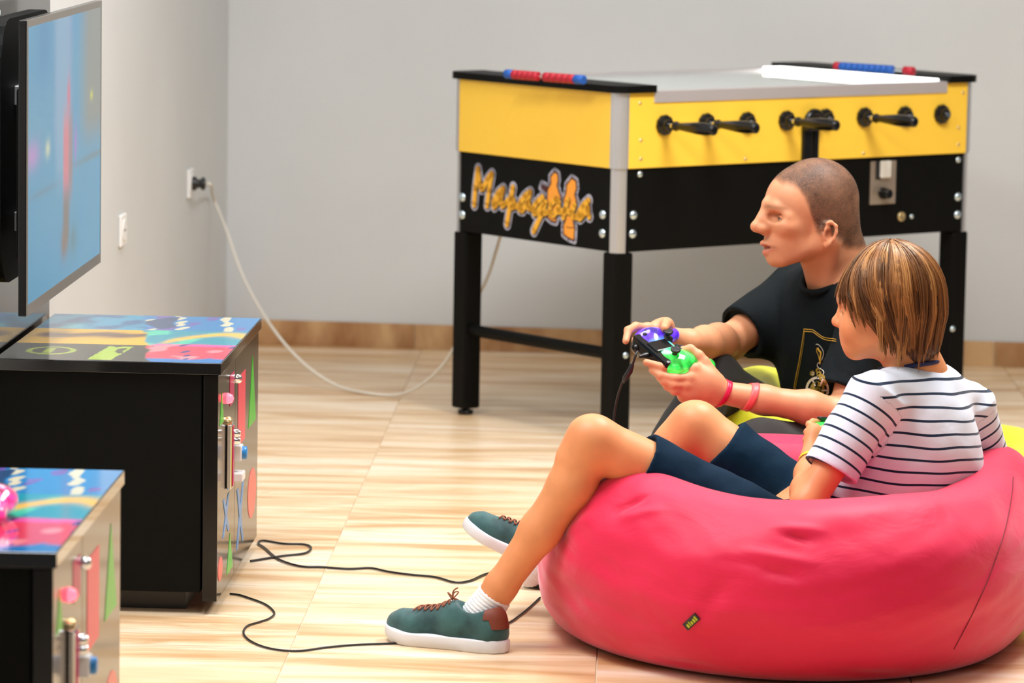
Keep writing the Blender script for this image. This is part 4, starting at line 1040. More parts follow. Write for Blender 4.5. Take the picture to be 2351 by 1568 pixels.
def crop_mat(m):
    nt, b = nodes(m); L_ = nt.links.new; at = N(nt, 'ShaderNodeAttribute', attribute_name='dens'); tc = N(nt, 'ShaderNodeTexCoord')
    no = N(nt, 'ShaderNodeTexNoise'); no.inputs['Scale'].default_value = 420; no.inputs['Detail'].default_value = 2; n2 = N(nt, 'ShaderNodeTexNoise'); n2.inputs['Scale'].default_value = 30
    L_(tc.outputs['Object'], no.inputs['Vector']); L_(tc.outputs['Object'], n2.inputs['Vector'])
    mr = N(nt, 'ShaderNodeMapRange'); mr.inputs['From Min'].default_value = .30; mr.inputs['From Max'].default_value = .62; mr.inputs['To Min'].default_value = .45; mr.inputs['To Max'].default_value = 1.0; L_(no.outputs[0], mr.inputs[0])
    mu = N(nt, 'ShaderNodeMath', operation='MULTIPLY'); L_(mr.outputs[0], mu.inputs[0]); L_(at.outputs['Fac'], mu.inputs[1])
    m2 = N(nt, 'ShaderNodeMath', operation='MULTIPLY'); L_(mu.outputs[0], m2.inputs[0]); m2.inputs[1].default_value = .84; L_(m2.outputs[0], b.inputs['Alpha'])
    rp = N(nt, 'ShaderNodeValToRGB'); rp.color_ramp.elements[0].color = (*srgb(54, 36, 25), 1); rp.color_ramp.elements[1].color = (*srgb(104, 76, 56), 1); rp.color_ramp.elements[0].position = .35; rp.color_ramp.elements[1].position = .65; L_(n2.outputs[0], rp.inputs[0]); L_(rp.outputs[0], b.inputs['Base Color'])
crop_mat(m_crop); mesh_obj('hair', me, m_crop, M_)

# T-shirt
m_shirt = mat('black_jersey', (.0030, .0058, .0072), .8, spec=.15); add_bump(m_shirt, 14, .5, .012, detail=3)
F = Field((.40, 8.35, .12), (1.22, 9.35, .86), .0042)
F.ell(chest + Vector((0, 0, .035)), (.132, .190, .175), RT, k=.06); F.ell((hipc + chest) / 2 + Vector((.005, 0, .01)), (.140, .182, .190), RT, k=.06); F.ell(hipc + Vector((.0, 0, .02)), (.145, .185, .12), RT, k=.06)
F.cap(rs + Vector((0, 0, .0)), nb + Vector((.025, .02, -.03)), .062, .070, k=.05); F.cap(ls, nb + Vector((.025, .02, -.03)), .062, .070, k=.05)
F.cap(nb + Vector((.035, .02, -.01)), nb + Vector((.06, .03, -.12)), .062, .09, k=.05)
rh = rs.lerp(re_, .80) + Vector((0, 0, .004)); lh = Mj(1930, 908, 8.60)
flat_cyl(F, rs, rh, .064, .062, k=.04); flat_cyl(F, ls, lh, .070, .066, k=.04)
F.cap(rs + Vector((.02, 0, -.05)), rs.lerp(rh, .75) + Vector((.02, 0, -.03)), .05, .040, k=.05)
nx = (Vector(hn) - nb).normalized()
flat_cyl(F, nb + nx * -.055, nb + nx * .09, .060, .072, k=.012, op='s')
for a_, h_, r_ in ((re_, rh, .050), (le, lh, .052)):
    d_ = (Vector(a_) - Vector(h_)).normalized(); flat_cyl(F, Vector(h_) - d_ * .018, Vector(h_) + d_ * .03, r_, r_, k=.004, op='s')
Vs, Qs = F.mesh(); Vs = smooth_mesh(Vs, Qs, 2, .4)
Vs = Vs + .005 * np.stack([np_noise(Vs * np.array([1.2, 1.2, .6]), 26, 31), np_noise(Vs * np.array([1.2, 1.2, .6]), 26, 32), .5 * np_noise(Vs, 30, 33)], 1)
mesh_obj('t_shirt', np_mesh('t_shirt', Vs - o0, Qs), m_shirt, M_)
# collar band
cc = [nb + nx * .034 + (mf * math.cos(t) * .070 + ml * math.sin(t) * .064) + Vector((0, 0, -.045 * max(0, math.cos(t)) + .012 * max(0, -math.cos(t)))) for t in np.linspace(0, 2 * math.pi, 40)]
shirt_base = [o for o in M_.children if o.name.startswith('t_shirt')][0]
b = MB(); b.tube([p - MB0 for p in cc], .0075, 8, cap=False); b.build('collar', m_shirt, shirt_base)
# printed picture: thin flat pieces laid on the shirt
bvs = BVHTree.FromPolygons([tuple(v) for v in Vs], [tuple(q) for q in Qs])
def on_shirt(px, py, d=.0012):
    h = bvs.ray_cast(CAMP, ray(px, py).normalized()); return None if h[0] is None else (h[0] - MB0 + h[1] * d)
m_gold = mat('print_gold', srgb(208, 160, 50), .5); m_cream = mat('print_cream', srgb(214, 200, 188), .5); m_olive = mat('print_olive', srgb(140, 112, 30), .5); m_dk = mat('print_dark', srgb(34, 26, 14), .6)
CS = 7.125
def Sp(x, y): return (1780 + x / CS, 720 + y / CS)
def stroke(pts, r, m, closed=False, sub=3):
    q = catmull([(*Sp(*p), 0) for p in pts], sub, closed); w = [on_shirt(p.x, p.y) for p in q]; w = [p for p in w if p is not None]
    if closed and len(w) > 2: w.append(w[0])
    if len(w) > 2: b = MB(); b.tube(w, r, 5); return b.build('shirt_print', m, None if False else shirt_o)
shirt_o = [o for o in M_.children if o.name.startswith('t_shirt')][0]
def disc(cx_, cy_, r, m, d, n=24, r_in=0.0):
    out = []; 
    for rr in ([r] if r_in == 0 else [r_in, r]):
        out.append([on_shirt(*Sp(cx_ + rr * .93 * math.cos(2 * math.pi * k / n), cy_ + rr * 1.05 * math.sin(2 * math.pi * k / n)), d) for k in range(n)])
    if any(p is None for ring_ in out for p in ring_): return
    b = MB()
    if r_in == 0:
        c_ = on_shirt(*Sp(cx_, cy_), d); b.add([c_] + out[0], [(0, 1 + k, 1 + (k + 1) % n) for k in range(n)])
    else: b.add(out[0] + out[1], [(k, (k + 1) % n, n + (k + 1) % n, n + k) for k in range(n)])
    b.build('shirt_print', m, shirt_o)
stroke([(470, 250), (540, 258), (620, 268), (700, 325), (790, 385), (900, 405), (1000, 425)], .0008, m_gold); stroke([(480, 290), (550, 295), (625, 305), (700, 360), (800, 420), (900, 440), (1000, 458)], .0009, m_gold)
stroke([(475, 260), (440, 500), (390, 800), (340, 1050), (310, 1250), (308, 1400)], .0008, m_gold); stroke([(482, 300), (465, 500), (415, 800), (365, 1060), (335, 1250), (325, 1400)], .0008, m_olive)
stroke([(670, 505), (700, 500), (760, 560), (795, 650), (765, 760)], .0007, m_cream); stroke([(690, 560), (680, 610), (710, 680), (735, 800)], .0008, m_gold)
stroke([(695, 560), (725, 610), (750, 640), (742, 720), (738, 810)], .0022, m_gold); stroke([(740, 830), (710, 800), (690, 850), (720, 890), (770, 920), (800, 960), (790, 1000)], .0008, m_cream)
disc(610, 975, 42, m_olive, .0012, r_in=24); disc(620, 980, 24, m_cream, .0013, r_in=12)
for c_ in ((705, 930, 42), (720, 985, 46), (770, 1050, 52), (800, 1120, 50)): disc(*c_, m_olive, .0014, r_in=14)
disc(690, 1240, 205, m_cream, .0012, r_in=165); disc(690, 1240, 128, m_olive, .0012); disc(705, 1238, 62, m_dk, .0016); disc(705, 1238, 40, m_olive, .0019, r_in=22)
for k in range(6):
    an = k * math.pi / 3 + .05; stroke([(690 + 75 * math.cos(an), 1240 + 82 * math.sin(an)), (690 + 125 * math.cos(an), 1240 + 135 * math.sin(an)), (690 + 180 * math.cos(an), 1240 + 195 * math.sin(an))], .0021, m_cream)

# trousers
m_trs = mat('charcoal_cloth', srgb(52, 51, 49), .85, spec=.15, sheen=.08); add_bump(m_trs, 16, .5, .01, detail=3)
rhip, lhip = Mj(1975, 1095, 9.08), Mj(2010, 1095, 8.78)
rk, ra = Mj(1632, 872, 8.80), Mj(1412, 1290, 8.46)
lk, la = Mj(1745, 1022, 8.48), Mj(1985, 1140, 8.55)
F = Field((.12, 8.2, .0), (1.15, 9.3, .52), .0042)
F.ell(hipc + Vector((0, 0, -.04)), (.14, .185, .12), RT, k=.05)
F.chain([rhip, rhip.lerp(rk, .5) + Vector((0, 0, -.01)), rk], [.095, .068, .058], k=.03); F.chain([rk, rk.lerp(ra, .35) + Vector((.012, 0, 0)), rk.lerp(ra, .93)], [.060, .064, .052], k=.03)
F.chain([lhip, lhip.lerp(lk, .5), lk], [.100, .082, .052], k=.03); F.chain([lk, lk.lerp(la, .4), la], [.050, .060, .050], k=.03)
Vt, Qt = F.mesh(); Vt = smooth_mesh(Vt, Qt, 2, .4); Vt = Vt + .004 * np.stack([np_noise(Vt, 32, 41), np_noise(Vt, 32, 42), np_noise(Vt, 34, 43)], 1)
mesh_obj('trousers', np_mesh('trousers', Vt - o0, Qt), m_trs, M_)
# wristbands on the left forearm
m_band1 = mat('band_crimson', srgb(214, 24, 70), .35); m_band2 = mat('band_coral', srgb(245, 96, 96), .4)
bvb = BVHTree.FromPolygons([tuple(v) for v in V], [tuple(q) for q in Q])
def wristband(c0, ax, r0, w, m, parent, bv, base, name='wristband', lift=.0015, tilt=(0, 0, 0), n=36):
    "a strap that hugs the limb: rays from outside towards its axis"
    c0 = Vector(c0); ax = (Vector(ax) + Vector(tilt)).normalized(); u = ax.orthogonal().normalized(); v = ax.cross(u); rows = []
    for t in (-w / 2, -w / 6, w / 6, w / 2):
        row = []
        for k in range(n):
            d = u * math.cos(2 * math.pi * k / n) + v * math.sin(2 * math.pi * k / n); o = c0 + ax * t
            h = bv.ray_cast(o + d * .08, -d, .08); p = h[0] if h[0] is not None else o + d * r0
            rr = min(max((p - o).length, r0 * .8), r0 * 1.35); row.append(rr)
        rows.append(row)
    b = MB(); vs = []; fs = []
    for i, t in enumerate((-w / 2, -w / 6, w / 6, w / 2)):
        for k in range(n):
            d = u * math.cos(2 * math.pi * k / n) + v * math.sin(2 * math.pi * k / n); rr = sum(rows[i][(k + j) % n] for j in (-2, -1, 0, 1, 2)) / 5 + lift
            vs.append(c0 + ax * t + d * rr - base)
    for i in range(3):
        for k in range(n): fs.append((i * n + k, i * n + (k + 1) % n, (i + 1) * n + (k + 1) % n, (i + 1) * n + k))
    b.add(vs, fs, True); o = b.build(name, m, parent)
    sol = o.modifiers.new('thickness', 'SOLIDIFY'); sol.thickness = .0012; sol.offset = 1
    return o
fa = (lw - le).normalized()
wristband(lw.lerp(le, .03), fa, .028, .012, m_band1, M_, bvb, MB0, tilt=(.16, 0, .18))
wristband(lw.lerp(le, .235), fa, .030, .015, m_band2, M_, bvb, MB0, tilt=(.0, 0, .22))
# ---------------- shoes
m_teal = add_bump(add_mottle(mat('teal_suede', srgb(30, 76, 78), .8, sheen=.3), srgb(22, 60, 62), srgb(52, 98, 98), 22), 300, .2, .001)
m_sole = add_bump(mat('white_rubber', srgb(226, 226, 230), .5), 60, .05, .001)
m_lace = mat('brown_lace', srgb(140, 78, 50), .7); m_tan = add_bump(mat('tan_leather', srgb(122, 56, 36), .6), 200, .1, .001); m_lin = mat('shoe_lining', srgb(150, 150, 140), .8)
m_darkshoe = mat('dark_shoe', srgb(58, 58, 50), .7); m_blksole = mat('black_sole', (.01, .01, .01), .6)
def shoe_parts(Ls, mu, ms, sole_h=.024):
    "local: heel at x=0, toe at x=Ls, sole on z=0"
    k = Ls / .245
    def halfw(t, s): # outline half width; s=+1 outer
        w = np.interp(t, [0, .06, .2, .4, .6, .75, .88, .96, 1.0], [.010, .026, .033, .032, .038, .042, .036, .022, .004]); return w * k * (1.04 if s > 0 else .96)
    ts = np.concatenate([[0, .01, .03], np.linspace(.06, .94, 24), [.965, .985, .996, 1.0]])
    out = [(t * Ls, halfw(t, 1)) for t in ts] + [(t * Ls, -halfw(t, -1)) for t in ts[::-1]]
    up = lambda x: .010 * max(0, (x / Ls - .72) / .28) ** 2 * k
    b = MB(); n = len(out); rings = []
    for dz, sc in ((0, .95), (.003, 1.0), (sole_h * .5, 1.03), (sole_h - .003, 1.02), (sole_h, .985)):
        rings.append([(Ls / 2 + (x - Ls / 2) * (1 + (sc - 1) * .35), y * sc, dz * k + up(x)) for x, y in out])
    vs = [p for r in rings for p in r]; fs = [tuple(range(n))[::-1], tuple(range(4 * n, 5 * n))]
    for i in range(4):
        for j in range(n): fs.append((i * n + j, i * n + (j + 1) % n, (i + 1) * n + (j + 1) % n, (i + 1) * n + j))
    b.add(vs, fs, True)
    F = Field((-.02, -.06, 0), (Ls + .02, .06, .12), .0025); zz = sole_h * k
    F.chain([(.034 * k, 0, zz + .012), (.10 * k, 0, zz + .012), (.165 * k, 0, zz + .006), (.205 * k, 0, zz + .003), (.219 * k, 0, zz - .002)], [.030 * k, .029 * k, .031 * k, .027 * k, .022 * k], k=.02)
    F.cap((.180 * k, .012 * k, zz + .004), (.180 * k, -.010 * k, zz + .004), .024 * k, .024 * k, k=.02)
    F.chain([(.030 * k, 0, zz + .012), (.030 * k, 0, zz + .034 * k)], [.028 * k, .026 * k], k=.015)
    F.chain([(.05 * k, 0, zz + .03 * k), (.10 * k, 0, zz + .034 * k), (.155 * k, 0, zz + .018 * k)], [.026 * k, .024 * k, .02 * k], k=.02)
    F.ell((.062 * k, 0, zz + .068 * k), (.040 * k, .022 * k, .036 * k), np.array(Matrix.Rotation(-.35, 3, 'Y')), k=.01, op='s')
    F.apply((-.02, -.06, 0), (Ls + .02, .06, zz), lambda x, y, z: (zz * .7 - z) + 0 * x + 0 * y, .001, 'i')
    V, Q = F.mesh()
    V[:, 2] += np.array([up(x) for x in V[:, 0]])
    return b, V, Q, k, zz
def lace_line(V, Q): return BVHTree.FromPolygons([tuple(v) for v in V], [tuple(q) for q in Q])
def shoe(parent, base, mtx, Ls=.245, mu=None, ms=None, name='shoe', laces=True, heel=True):
    b, V, Q, k, zz = shoe_parts(Ls, mu, ms); bv = lace_line(V, Q)
    W = np.array(mtx); T_ = lambda A: np.asarray(A) @ W[:3, :3].T + W[:3, 3] - np.array(base)
    up = mesh_obj(name, np_mesh(name, T_(V), Q), mu, parent)
    b.v = [tuple(p) for p in T_(b.v)]; b.build('sole', ms, up)
    def drop(x, y):
        h = bv.ray_cast(Vector((x, y, .2)), Vector((0, 0, -1))); return h[0] + h[1] * .0018 if h[0] is not None else None
    if laces:
        for i in range(6):
            x0 = (.112 + .0125 * i) * k
            for sgn in (-1, 1):
                pts = [drop(x0 + .010 * k * (t if sgn > 0 else 1 - t) - .004, (t - .5) * .036 * k) for t in np.linspace(0, 1, 7)]; pts = [p for p in pts if p is not None]
                if len(pts) > 2: q = MB(); q.tube([Vector(p) for p in T_([tuple(p + Vector((0, 0, .0014))) for p in pts])], .0016, 6); q.build('lace', m_lace, up)
        for pts in ([(.112, .0, .078), (.118, .006, .092), (.106, .018, .090), (.103, .006, .079)], [(.112, 0, .078), (.104, -.010, .092), (.118, -.020, .088), (.112, -.004, .079)], [(.112, 0, .079), (.108, .004, .096), (.098, .006, .104)]):
            q = MB(); pz = drop(.112 * k, 0); dz = (pz.z if pz else .06) - .078
            q.tube([Vector(p) for p in T_([(a * k, c, d + dz) for a, c, d in pts])] if False else catmull([Vector(p) for p in T_([(a * k, c, d + dz) for a, c, d in pts])], 4), .0014, 6); q.build('lace_bow', m_lace, up)
    if heel:
        keep = (V[:, 0] < .020 * k + .35 * (V[:, 2] - .052)) & (V[:, 2] > zz + .020 * k) | ((V[:, 0] < .036 * k) & (V[:, 2] > zz + .036 * k))
        Vh, Qh, us = sub_mesh(V, Q, keep)
        if len(Qh):
            c0 = np.array([.045 * k, 0, .05]); d = Vh - c0; d /= np.linalg.norm(d, axis=1)[:, None]
            mesh_obj('heel_tab', np_mesh('heel_tab', T_(Vh + d * .0012), Qh), m_tan, up)
    return up
def shoe_frame(heel, toe, up=(0, 0, 1), roll=0.0):
    x = (Vector(toe) - Vector(heel)).normalized(); y = Vector(up).cross(x).normalized(); z = x.cross(y); m = Matrix((x, y, z)).transposed().to_4x4(); m = m @ Matrix.Rotation(roll, 4, 'X'); m.translation = Vector(heel); return m

# man's shoe, mostly hidden
hl = G(1470, 1330); tt = G(1192, 1352)
shoe(M_, MB0, shoe_frame(hl, hl + (tt - hl).normalized() * .285), .285, m_darkshoe, m_blksole, laces=False, heel=False)

# ---------------- the boy
BO = Vector((.70, 7.88, 0)); o1 = np.array(BO)
bH = Head(P(2046, 735, 7.85), (-.95, .31, -.04))
bf = Vector((-.80, .60, 0)).normalized(); bl = Vector((0, 0, 1)).cross(bf); RB = np.array([bf, bl, Vector((0, 0, 1))]).T
bnb = P(2102, 868, 7.87); bls, brs = P(2012, 900, 7.74), P(2222, 925, 8.0)
ble, blw = P(1852, 1158, 7.66), P(1862, 1052, 7.82)
bre = P(2140, 1130, 8.12); brw = PAD2 @ Vector((.105, -.125, -.012))
bhip = P(1850, 1228, 7.87); bch = P(2090, 990, 7.87)
blh, brh = P(1795, 1246, 7.77), P(1880, 1215, 7.98)
blk, bla = P(1366, 1012, 7.68), P(1120, 1392, 7.72)
brk, bra = P(1602, 978, 8.0), P(1268, 1275, 8.03)
F = Field((-.14, 7.45, .0), (1.12, 8.35, .86), .003)
F.ell(bch, (.075, .115, .13), RB, k=.03); F.cap(bch, bhip, .085, .09, k=.03); F.ell(bhip, (.09, .12, .09), RB, k=.03)
F.cap(bls, bnb, .034, .034, k=.02); F.cap(brs, bnb, .034, .034, k=.02)
def boy_head(F):
    H = bH; e, c = (lambda *a, **k: H.ell(F, *a, **k)), (lambda *a, **k: H.cap(F, *a, **k))
    e((.008, 0, .050), (.088, .071, .084), k=.02); e((.045, 0, .045), (.060, .058, .062), k=.02); e((-.004, 0, .015), (.06, .062, .055), k=.02)
    e((.056, 0, -.010), (.046, .052, .056), k=.02); e((.074, 0, -.038), (.026, .030, .032), k=.018); e((.045, 0, -.040), (.046, .043, .034), k=.02)
    for s in (-1, 1):
        c((.012, s * .044, -.026), (.070, s * .016, -.060), .014, .013, k=.02); e((.068, s * .034, -.014), (.022, .020, .022), k=.02)
        c((.098, s * .008, .042), (.080, s * .040, .040), .008, .008, k=.012)
    e((.0745, 0, -.060), (.0150, .017, .0150), k=.014)
    for s in (-1, 1):
        e((.098, s * .027, .022), (.014, .014, .009), k=.010, op='s'); e((.0815, s * .028, .020), (.0115, .012, .0115), k=.005)
        c((.0915, s * .017, .024), (.085, s * .038, .021), .004, .004, k=.005)
    c((.097, 0, .026), (.109, 0, .001), .0068, .0082, k=.009); e((.1115, 0, -.0035), (.0095, .0095, .0088), k=.007); c((.110, 0, -.006), (.097, 0, -.015), .0075, .007, k=.007)
    for s in (-1, 1):
        e((.1015, s * .0105, -.0075), (.0100, .0068, .0075), k=.005); e((.1045, s * .006, -.0150), (.0048, .0032, .0036), k=.003, op='s')
        c((.0975, 0, -.0280), (.084, s * .020, -.0340), .0058, .003, k=.006); c((.0935, 0, -.0415), (.082, s * .018, -.0380), .0060, .003, k=.006)
        c((.101, 0, -.0350), (.084, s * .019, -.0355), .0018, .0014, k=.002, op='s')
    ears(H, F, .004, .068, -.006, .85)
boy_head(F)
bn = bH.w((-.008, 0, -.03)); F.cap(bn, bnb, .044, .048, k=.03); F.cap(bH.w((-.03, 0, 0)), bnb + Vector((.02, 0, 0)), .034, .045, k=.03)
def bfinger(pts, r=.0074): finger(F, pts, r, .005)
arm(F, bls, ble, blw, .038, .030, .032, .021, Vector((0, 0, 0))); arm(F, brs, bre, brw, .038, .030, .032, .021, Vector((0, 0, 0)))
# left hand closed round the grip of the pad
kb = [P(1868, 984, 7.86), P(1866, 1000, 7.85), P(1865, 1016, 7.845), P(1866, 1030, 7.845)]
for q in kb: F.cap(blw.lerp(q, .1), q, .016, .0110, k=.010)
F.ell(P(1872, 1012, 7.85), (.020, .016, .032), k=.012)
bfinger([(1868, 984, 7.86), (1858, 974, 7.88), (1866, 968, 7.905), (1886, 968, 7.92)]); bfinger([(1866, 1000, 7.85), (1853, 992, 7.87), (1854, 990, 7.90), (1868, 988, 7.925)]); bfinger([(1865, 1016, 7.845), (1851, 1010, 7.865), (1851, 1008, 7.895), (1864, 1004, 7.92)]); bfinger([(1866, 1030, 7.845), (1853, 1026, 7.862), (1853, 1022, 7.89), (1864, 1018, 7.91)], .0068)
F.cap(P(1868, 1034, 7.86), P(1882, 1002, 7.862), .013, .0098, k=.01); bfinger([(1882, 1002, 7.862), (1890, 986, 7.872), (1898, 976, 7.885)], .0086)
# right hand on the other grip (behind the sleeve)
pb_ = lambda *q: PAD2 @ Vector(q)
F.ell(pb_(.084, -.060, -.004), (.018, .020, .018), k=.012)
for q in ((.084, -.016, .004), (.087, -.026, -.009), (.084, -.036, -.019), (.078, -.046, -.026)): F.cap(brw.lerp(pb_(*q), .1), pb_(*q), .016, .0105, k=.012)
cb_ = lambda pts, r: F.chain([pb_(*p) for p in pts], [r * (1 - .08 * i) for i in range(len(pts))], k=.005)
cb_([(.084, -.016, .004), (.088, .016, .012), (.080, .044, .014), (.060, .062, .006)], .0082)
cb_([(.087, -.026, -.009), (.086, .006, -.020), (.066, .018, -.030), (.048, .014, -.032)], .0080)
cb_([(.084, -.036, -.019), (.082, -.008, -.030), (.062, .0, -.037)], .0076)
cb_([(.078, -.046, -.026), (.074, -.024, -.035), (.058, -.018, -.039)], .0070)
cb_([(.082, -.070, .004), (.066, -.048, .020), (.050, -.028, .030), (.036, -.012, .034)], .0098)
# legs
def leg(h, k_, a, r, calf):
    F.chain([h, h.lerp(k_, .5), k_], [r[0], r[1], r[2]], k=.02)
    d = (a - k_); F.cap(k_ + Vector((-.016, 0, .008)), k_ + d * .10 + Vector((-.020, 0, 0)), r[2] * .82, r[2] * .74, k=.02)
    F.chain([k_, k_ + d * .28 + calf, k_ + d * .55 + calf * .6, k_ + d * .88, a], [r[2] * .94, r[3], r[3] * .86, r[4], r[4] * 1.02], k=.02)
leg(blh, blk, bla, (.072, .062, .047, .0445, .030), Vector((.014, 0, .006))); leg(brh, brk, bra, (.072, .062, .047, .0445, .030), Vector((.014, 0, .006)))
F.cap(bla, bla + Vector((-.05, .01, -.045)), .030, .024, k=.02); F.cap(bra, bra + Vector((-.07, .0, -.02)), .028, .022, k=.02)
V, Q = F.mesh(); V = smooth_mesh(V, Q, 1, .4); L = bH.loc(V)
SB = np.array(srgb(226, 150, 100))
C = face_cols(V, L, SB, bH, dict(ck=(.075, .036, -.012), ear=(.005, .078, -.004), nose=(.111, 0, -.004)))
lipb = np.array(srgb(206, 110, 104))
for s in (-1, 1):
    for t in np.linspace(0, 1, 6):
        C = mixc(C, lipb, .75 * gmask(L, (.099 - .013 * t, s * .019 * t, -.030 - .003 * t), (.008, .005, .004))); C = mixc(C, lipb, .8 * gmask(L, (.095 - .012 * t, s * .018 * t, -.041 + .003 * t), (.008, .005, .005))); C = mixc(C, np.array((.12, .03, .025)), .75 * gmask(L, (.098 - .013 * t, s * .019 * t, -.0352), (.009, .004, .0016)))
        C = mixc(C, np.array((.03, .018, .012)), .8 * gmask(L, (.0925 - .007 * t, s * (.017 + .021 * t), .0185 - .001 * t), (.008, .004, .0020))); C = mixc(C, np.array(srgb(110, 70, 44)), .5 * gmask(L, (.102 - .016 * t, s * (.010 + .032 * t), .040 + .003 * t), (.012, .005, .003)))
    C = mixc(C, np.array((.08, .02, .015)), .7 * gmask(L, (.1040, s * .0062, -.0155), (.005, .0035, .0032)))
# knees a little redder
for kk in (blk, brk): C = mixc(C, SB * np.array([.92, .70, .62]), .45 * np.exp(-(np.linalg.norm(V - np.array(kk + Vector((-.03, -.01, .015))), axis=1) / .03) ** 2))
B_ = thing('person', BO, 0, 'boy with brown hair in a striped T-shirt and navy shorts lounging in the pink bag', 'person')
me = np_mesh('body', V - o1, Q); set_color(me, C); mesh_obj('body', me, m_skin, B_)
bvboy = BVHTree.FromPolygons([tuple(v) for v in V], [tuple(q) for q in Q])
for s_ in (-1, 1): eye(bH, B_, BO, (.0812, .028, .0200), .0122, s_, SB, -.40, .02, -.15)
# striped T-shirt
F = Field((.50, 7.45, .12), (1.16, 8.35, .70), .0034)
F.ell(bch + Vector((.0, 0, .0)), (.100, .150, .150), RB, k=.05); F.cap(bch, bhip + Vector((.06, 0, .02)), .115, .120, k=.05); F.ell(P(2110, 1080, 7.87), (.115, .155, .12), RB, k=.05)
F.cap(bls, bnb + Vector((.012, 0, -.028)), .046, .046, k=.04); F.cap(brs, bnb + Vector((.012, 0, -.028)), .046, .046, k=.04)
blhm, brhm = P(1906, 1082, 7.69), P(2262, 1080, 8.06)
flat_cyl(F, bls, blhm, .056, .056, k=.03); flat_cyl(F, brs, brhm, .054, .054, k=.03)
bnx = (Vector(bn) - bnb).normalized(); flat_cyl(F, bnb - bnx * .03, bnb + bnx * .08, .050, .060, k=.008, op='s')
d_ = (ble - blhm).normalized(); flat_cyl(F, blhm - d_ * .016, blhm + d_ * .03, .046, .046, k=.003, op='s')
Vs, Qs = F.mesh(); Vs = smooth_mesh(Vs, Qs, 2, .4)
Vs = Vs + .0035 * np.stack([np_noise(Vs, 30, 51), np_noise(Vs, 30, 52), np_noise(Vs, 28, 53)], 1)
def seg_t(V, a, b):
    a, b = A3(a), A3(b); ab = b - a; t = ((V - a) @ ab) / (ab @ ab); tc = np.clip(t, 0, 1); return t * np.linalg.norm(ab), np.linalg.norm(V - a - tc[:, None] * ab, axis=1)
tl, dl = seg_t(Vs, bls + (blhm - bls) * .12, blhm); tr, dr = seg_t(Vs, brs + (brhm - brs) * .12, brhm)
tt_, dt = seg_t(Vs, P(2130, 858, 7.87), P(2092, 1120, 7.87)); inl = (dl < .068) & (tl > -.005) ; inr = (dr < .064) & (tr > -.005)
lat = (Vs - np.array(bch)) @ np.array(bl); sv = tt_ - .05 * np.maximum(0, np.abs(lat) - .03) + .004 * np_noise(Vs, 18, 57)
sv = np.where(inl, tl + .012, np.where(inr, tr + .012, sv))
me = np_mesh('t_shirt', Vs - o1, Qs); set_float(me, sv, 'stripe')
m_str = mat('striped_jersey', (.8, .8, .82), .8, spec=.2, sheen=.2)
nt, bs = nodes(m_str); LK = nt.links.new; at = N(nt, 'ShaderNodeAttribute', attribute_name='stripe')
dv = N(nt, 'ShaderNodeMath', operation='DIVIDE'); dv.inputs[1].default_value = .0245; fr = N(nt, 'ShaderNodeMath', operation='FRACT'); cm_ = N(nt, 'ShaderNodeMath', operation='LESS_THAN'); cm_.inputs[1].default_value = .19
LK(at.outputs['Fac'], dv.inputs[0]); LK(dv.outputs[0], fr.inputs[0]); LK(fr.outputs[0], cm_.inputs[0])
mx = N(nt, 'ShaderNodeMix', data_type='RGBA'); mx.inputs[6].default_value = (*srgb(226, 232, 246), 1); mx.inputs[7].default_value = (*srgb(16, 38, 66), 1); LK(cm_.outputs[0], mx.inputs[0]); LK(mx.outputs[2], bs.inputs['Base Color'])
add_bump(m_str, 18, .35, .008, detail=3)
tso = mesh_obj('t_shirt', me, m_str, B_)
cpts = [bnb + bnx * .030 + (bf * math.cos(t) * .059 + bl * math.sin(t) * .058) + Vector((0, 0, -.012 * math.cos(t))) - BO for t in np.linspace(0, 2 * math.pi, 36)]
b = MB(); b.tube(cpts, .0048, 8, cap=False); b.build('collar', mat('navy_rib', srgb(40, 46, 92), .8), tso)
# shorts
m_nav = mat('navy_cotton', srgb(5, 34, 54), .8, spec=.12); add_bump(m_nav, 20, .5, .008, detail=3)
F = Field((.12, 7.5, .0), (.95, 8.25, .54), .0036)
F.ell(bhip + Vector((.02, 0, 0)), (.100, .135, .095), RB, k=.04)
flat_cyl(F, blh.lerp(blk, -.1), blh.lerp(blk, .77), .082, .066, k=.03); flat_cyl(F, brh.lerp(brk, -.1), brh.lerp(brk, .80), .082, .068, k=.03)
for h_, k_, t in ((blh, blk, .77), (brh, brk, .80)):
    d_ = (k_ - h_).normalized(); e_ = h_.lerp(k_, t); flat_cyl(F, e_ - d_ * .007, e_ + d_ * .03, .056, .056, k=.003, op='s')
Vt, Qt = F.mesh(); Vt = smooth_mesh(Vt, Qt, 2, .4); Vt = Vt + .0035 * np.stack([np_noise(Vt, 36, 61), np_noise(Vt, 36, 62), np_noise(Vt, 36, 63)], 1)
mesh_obj('shorts', np_mesh('shorts', Vt - o1, Qt), m_nav, B_)
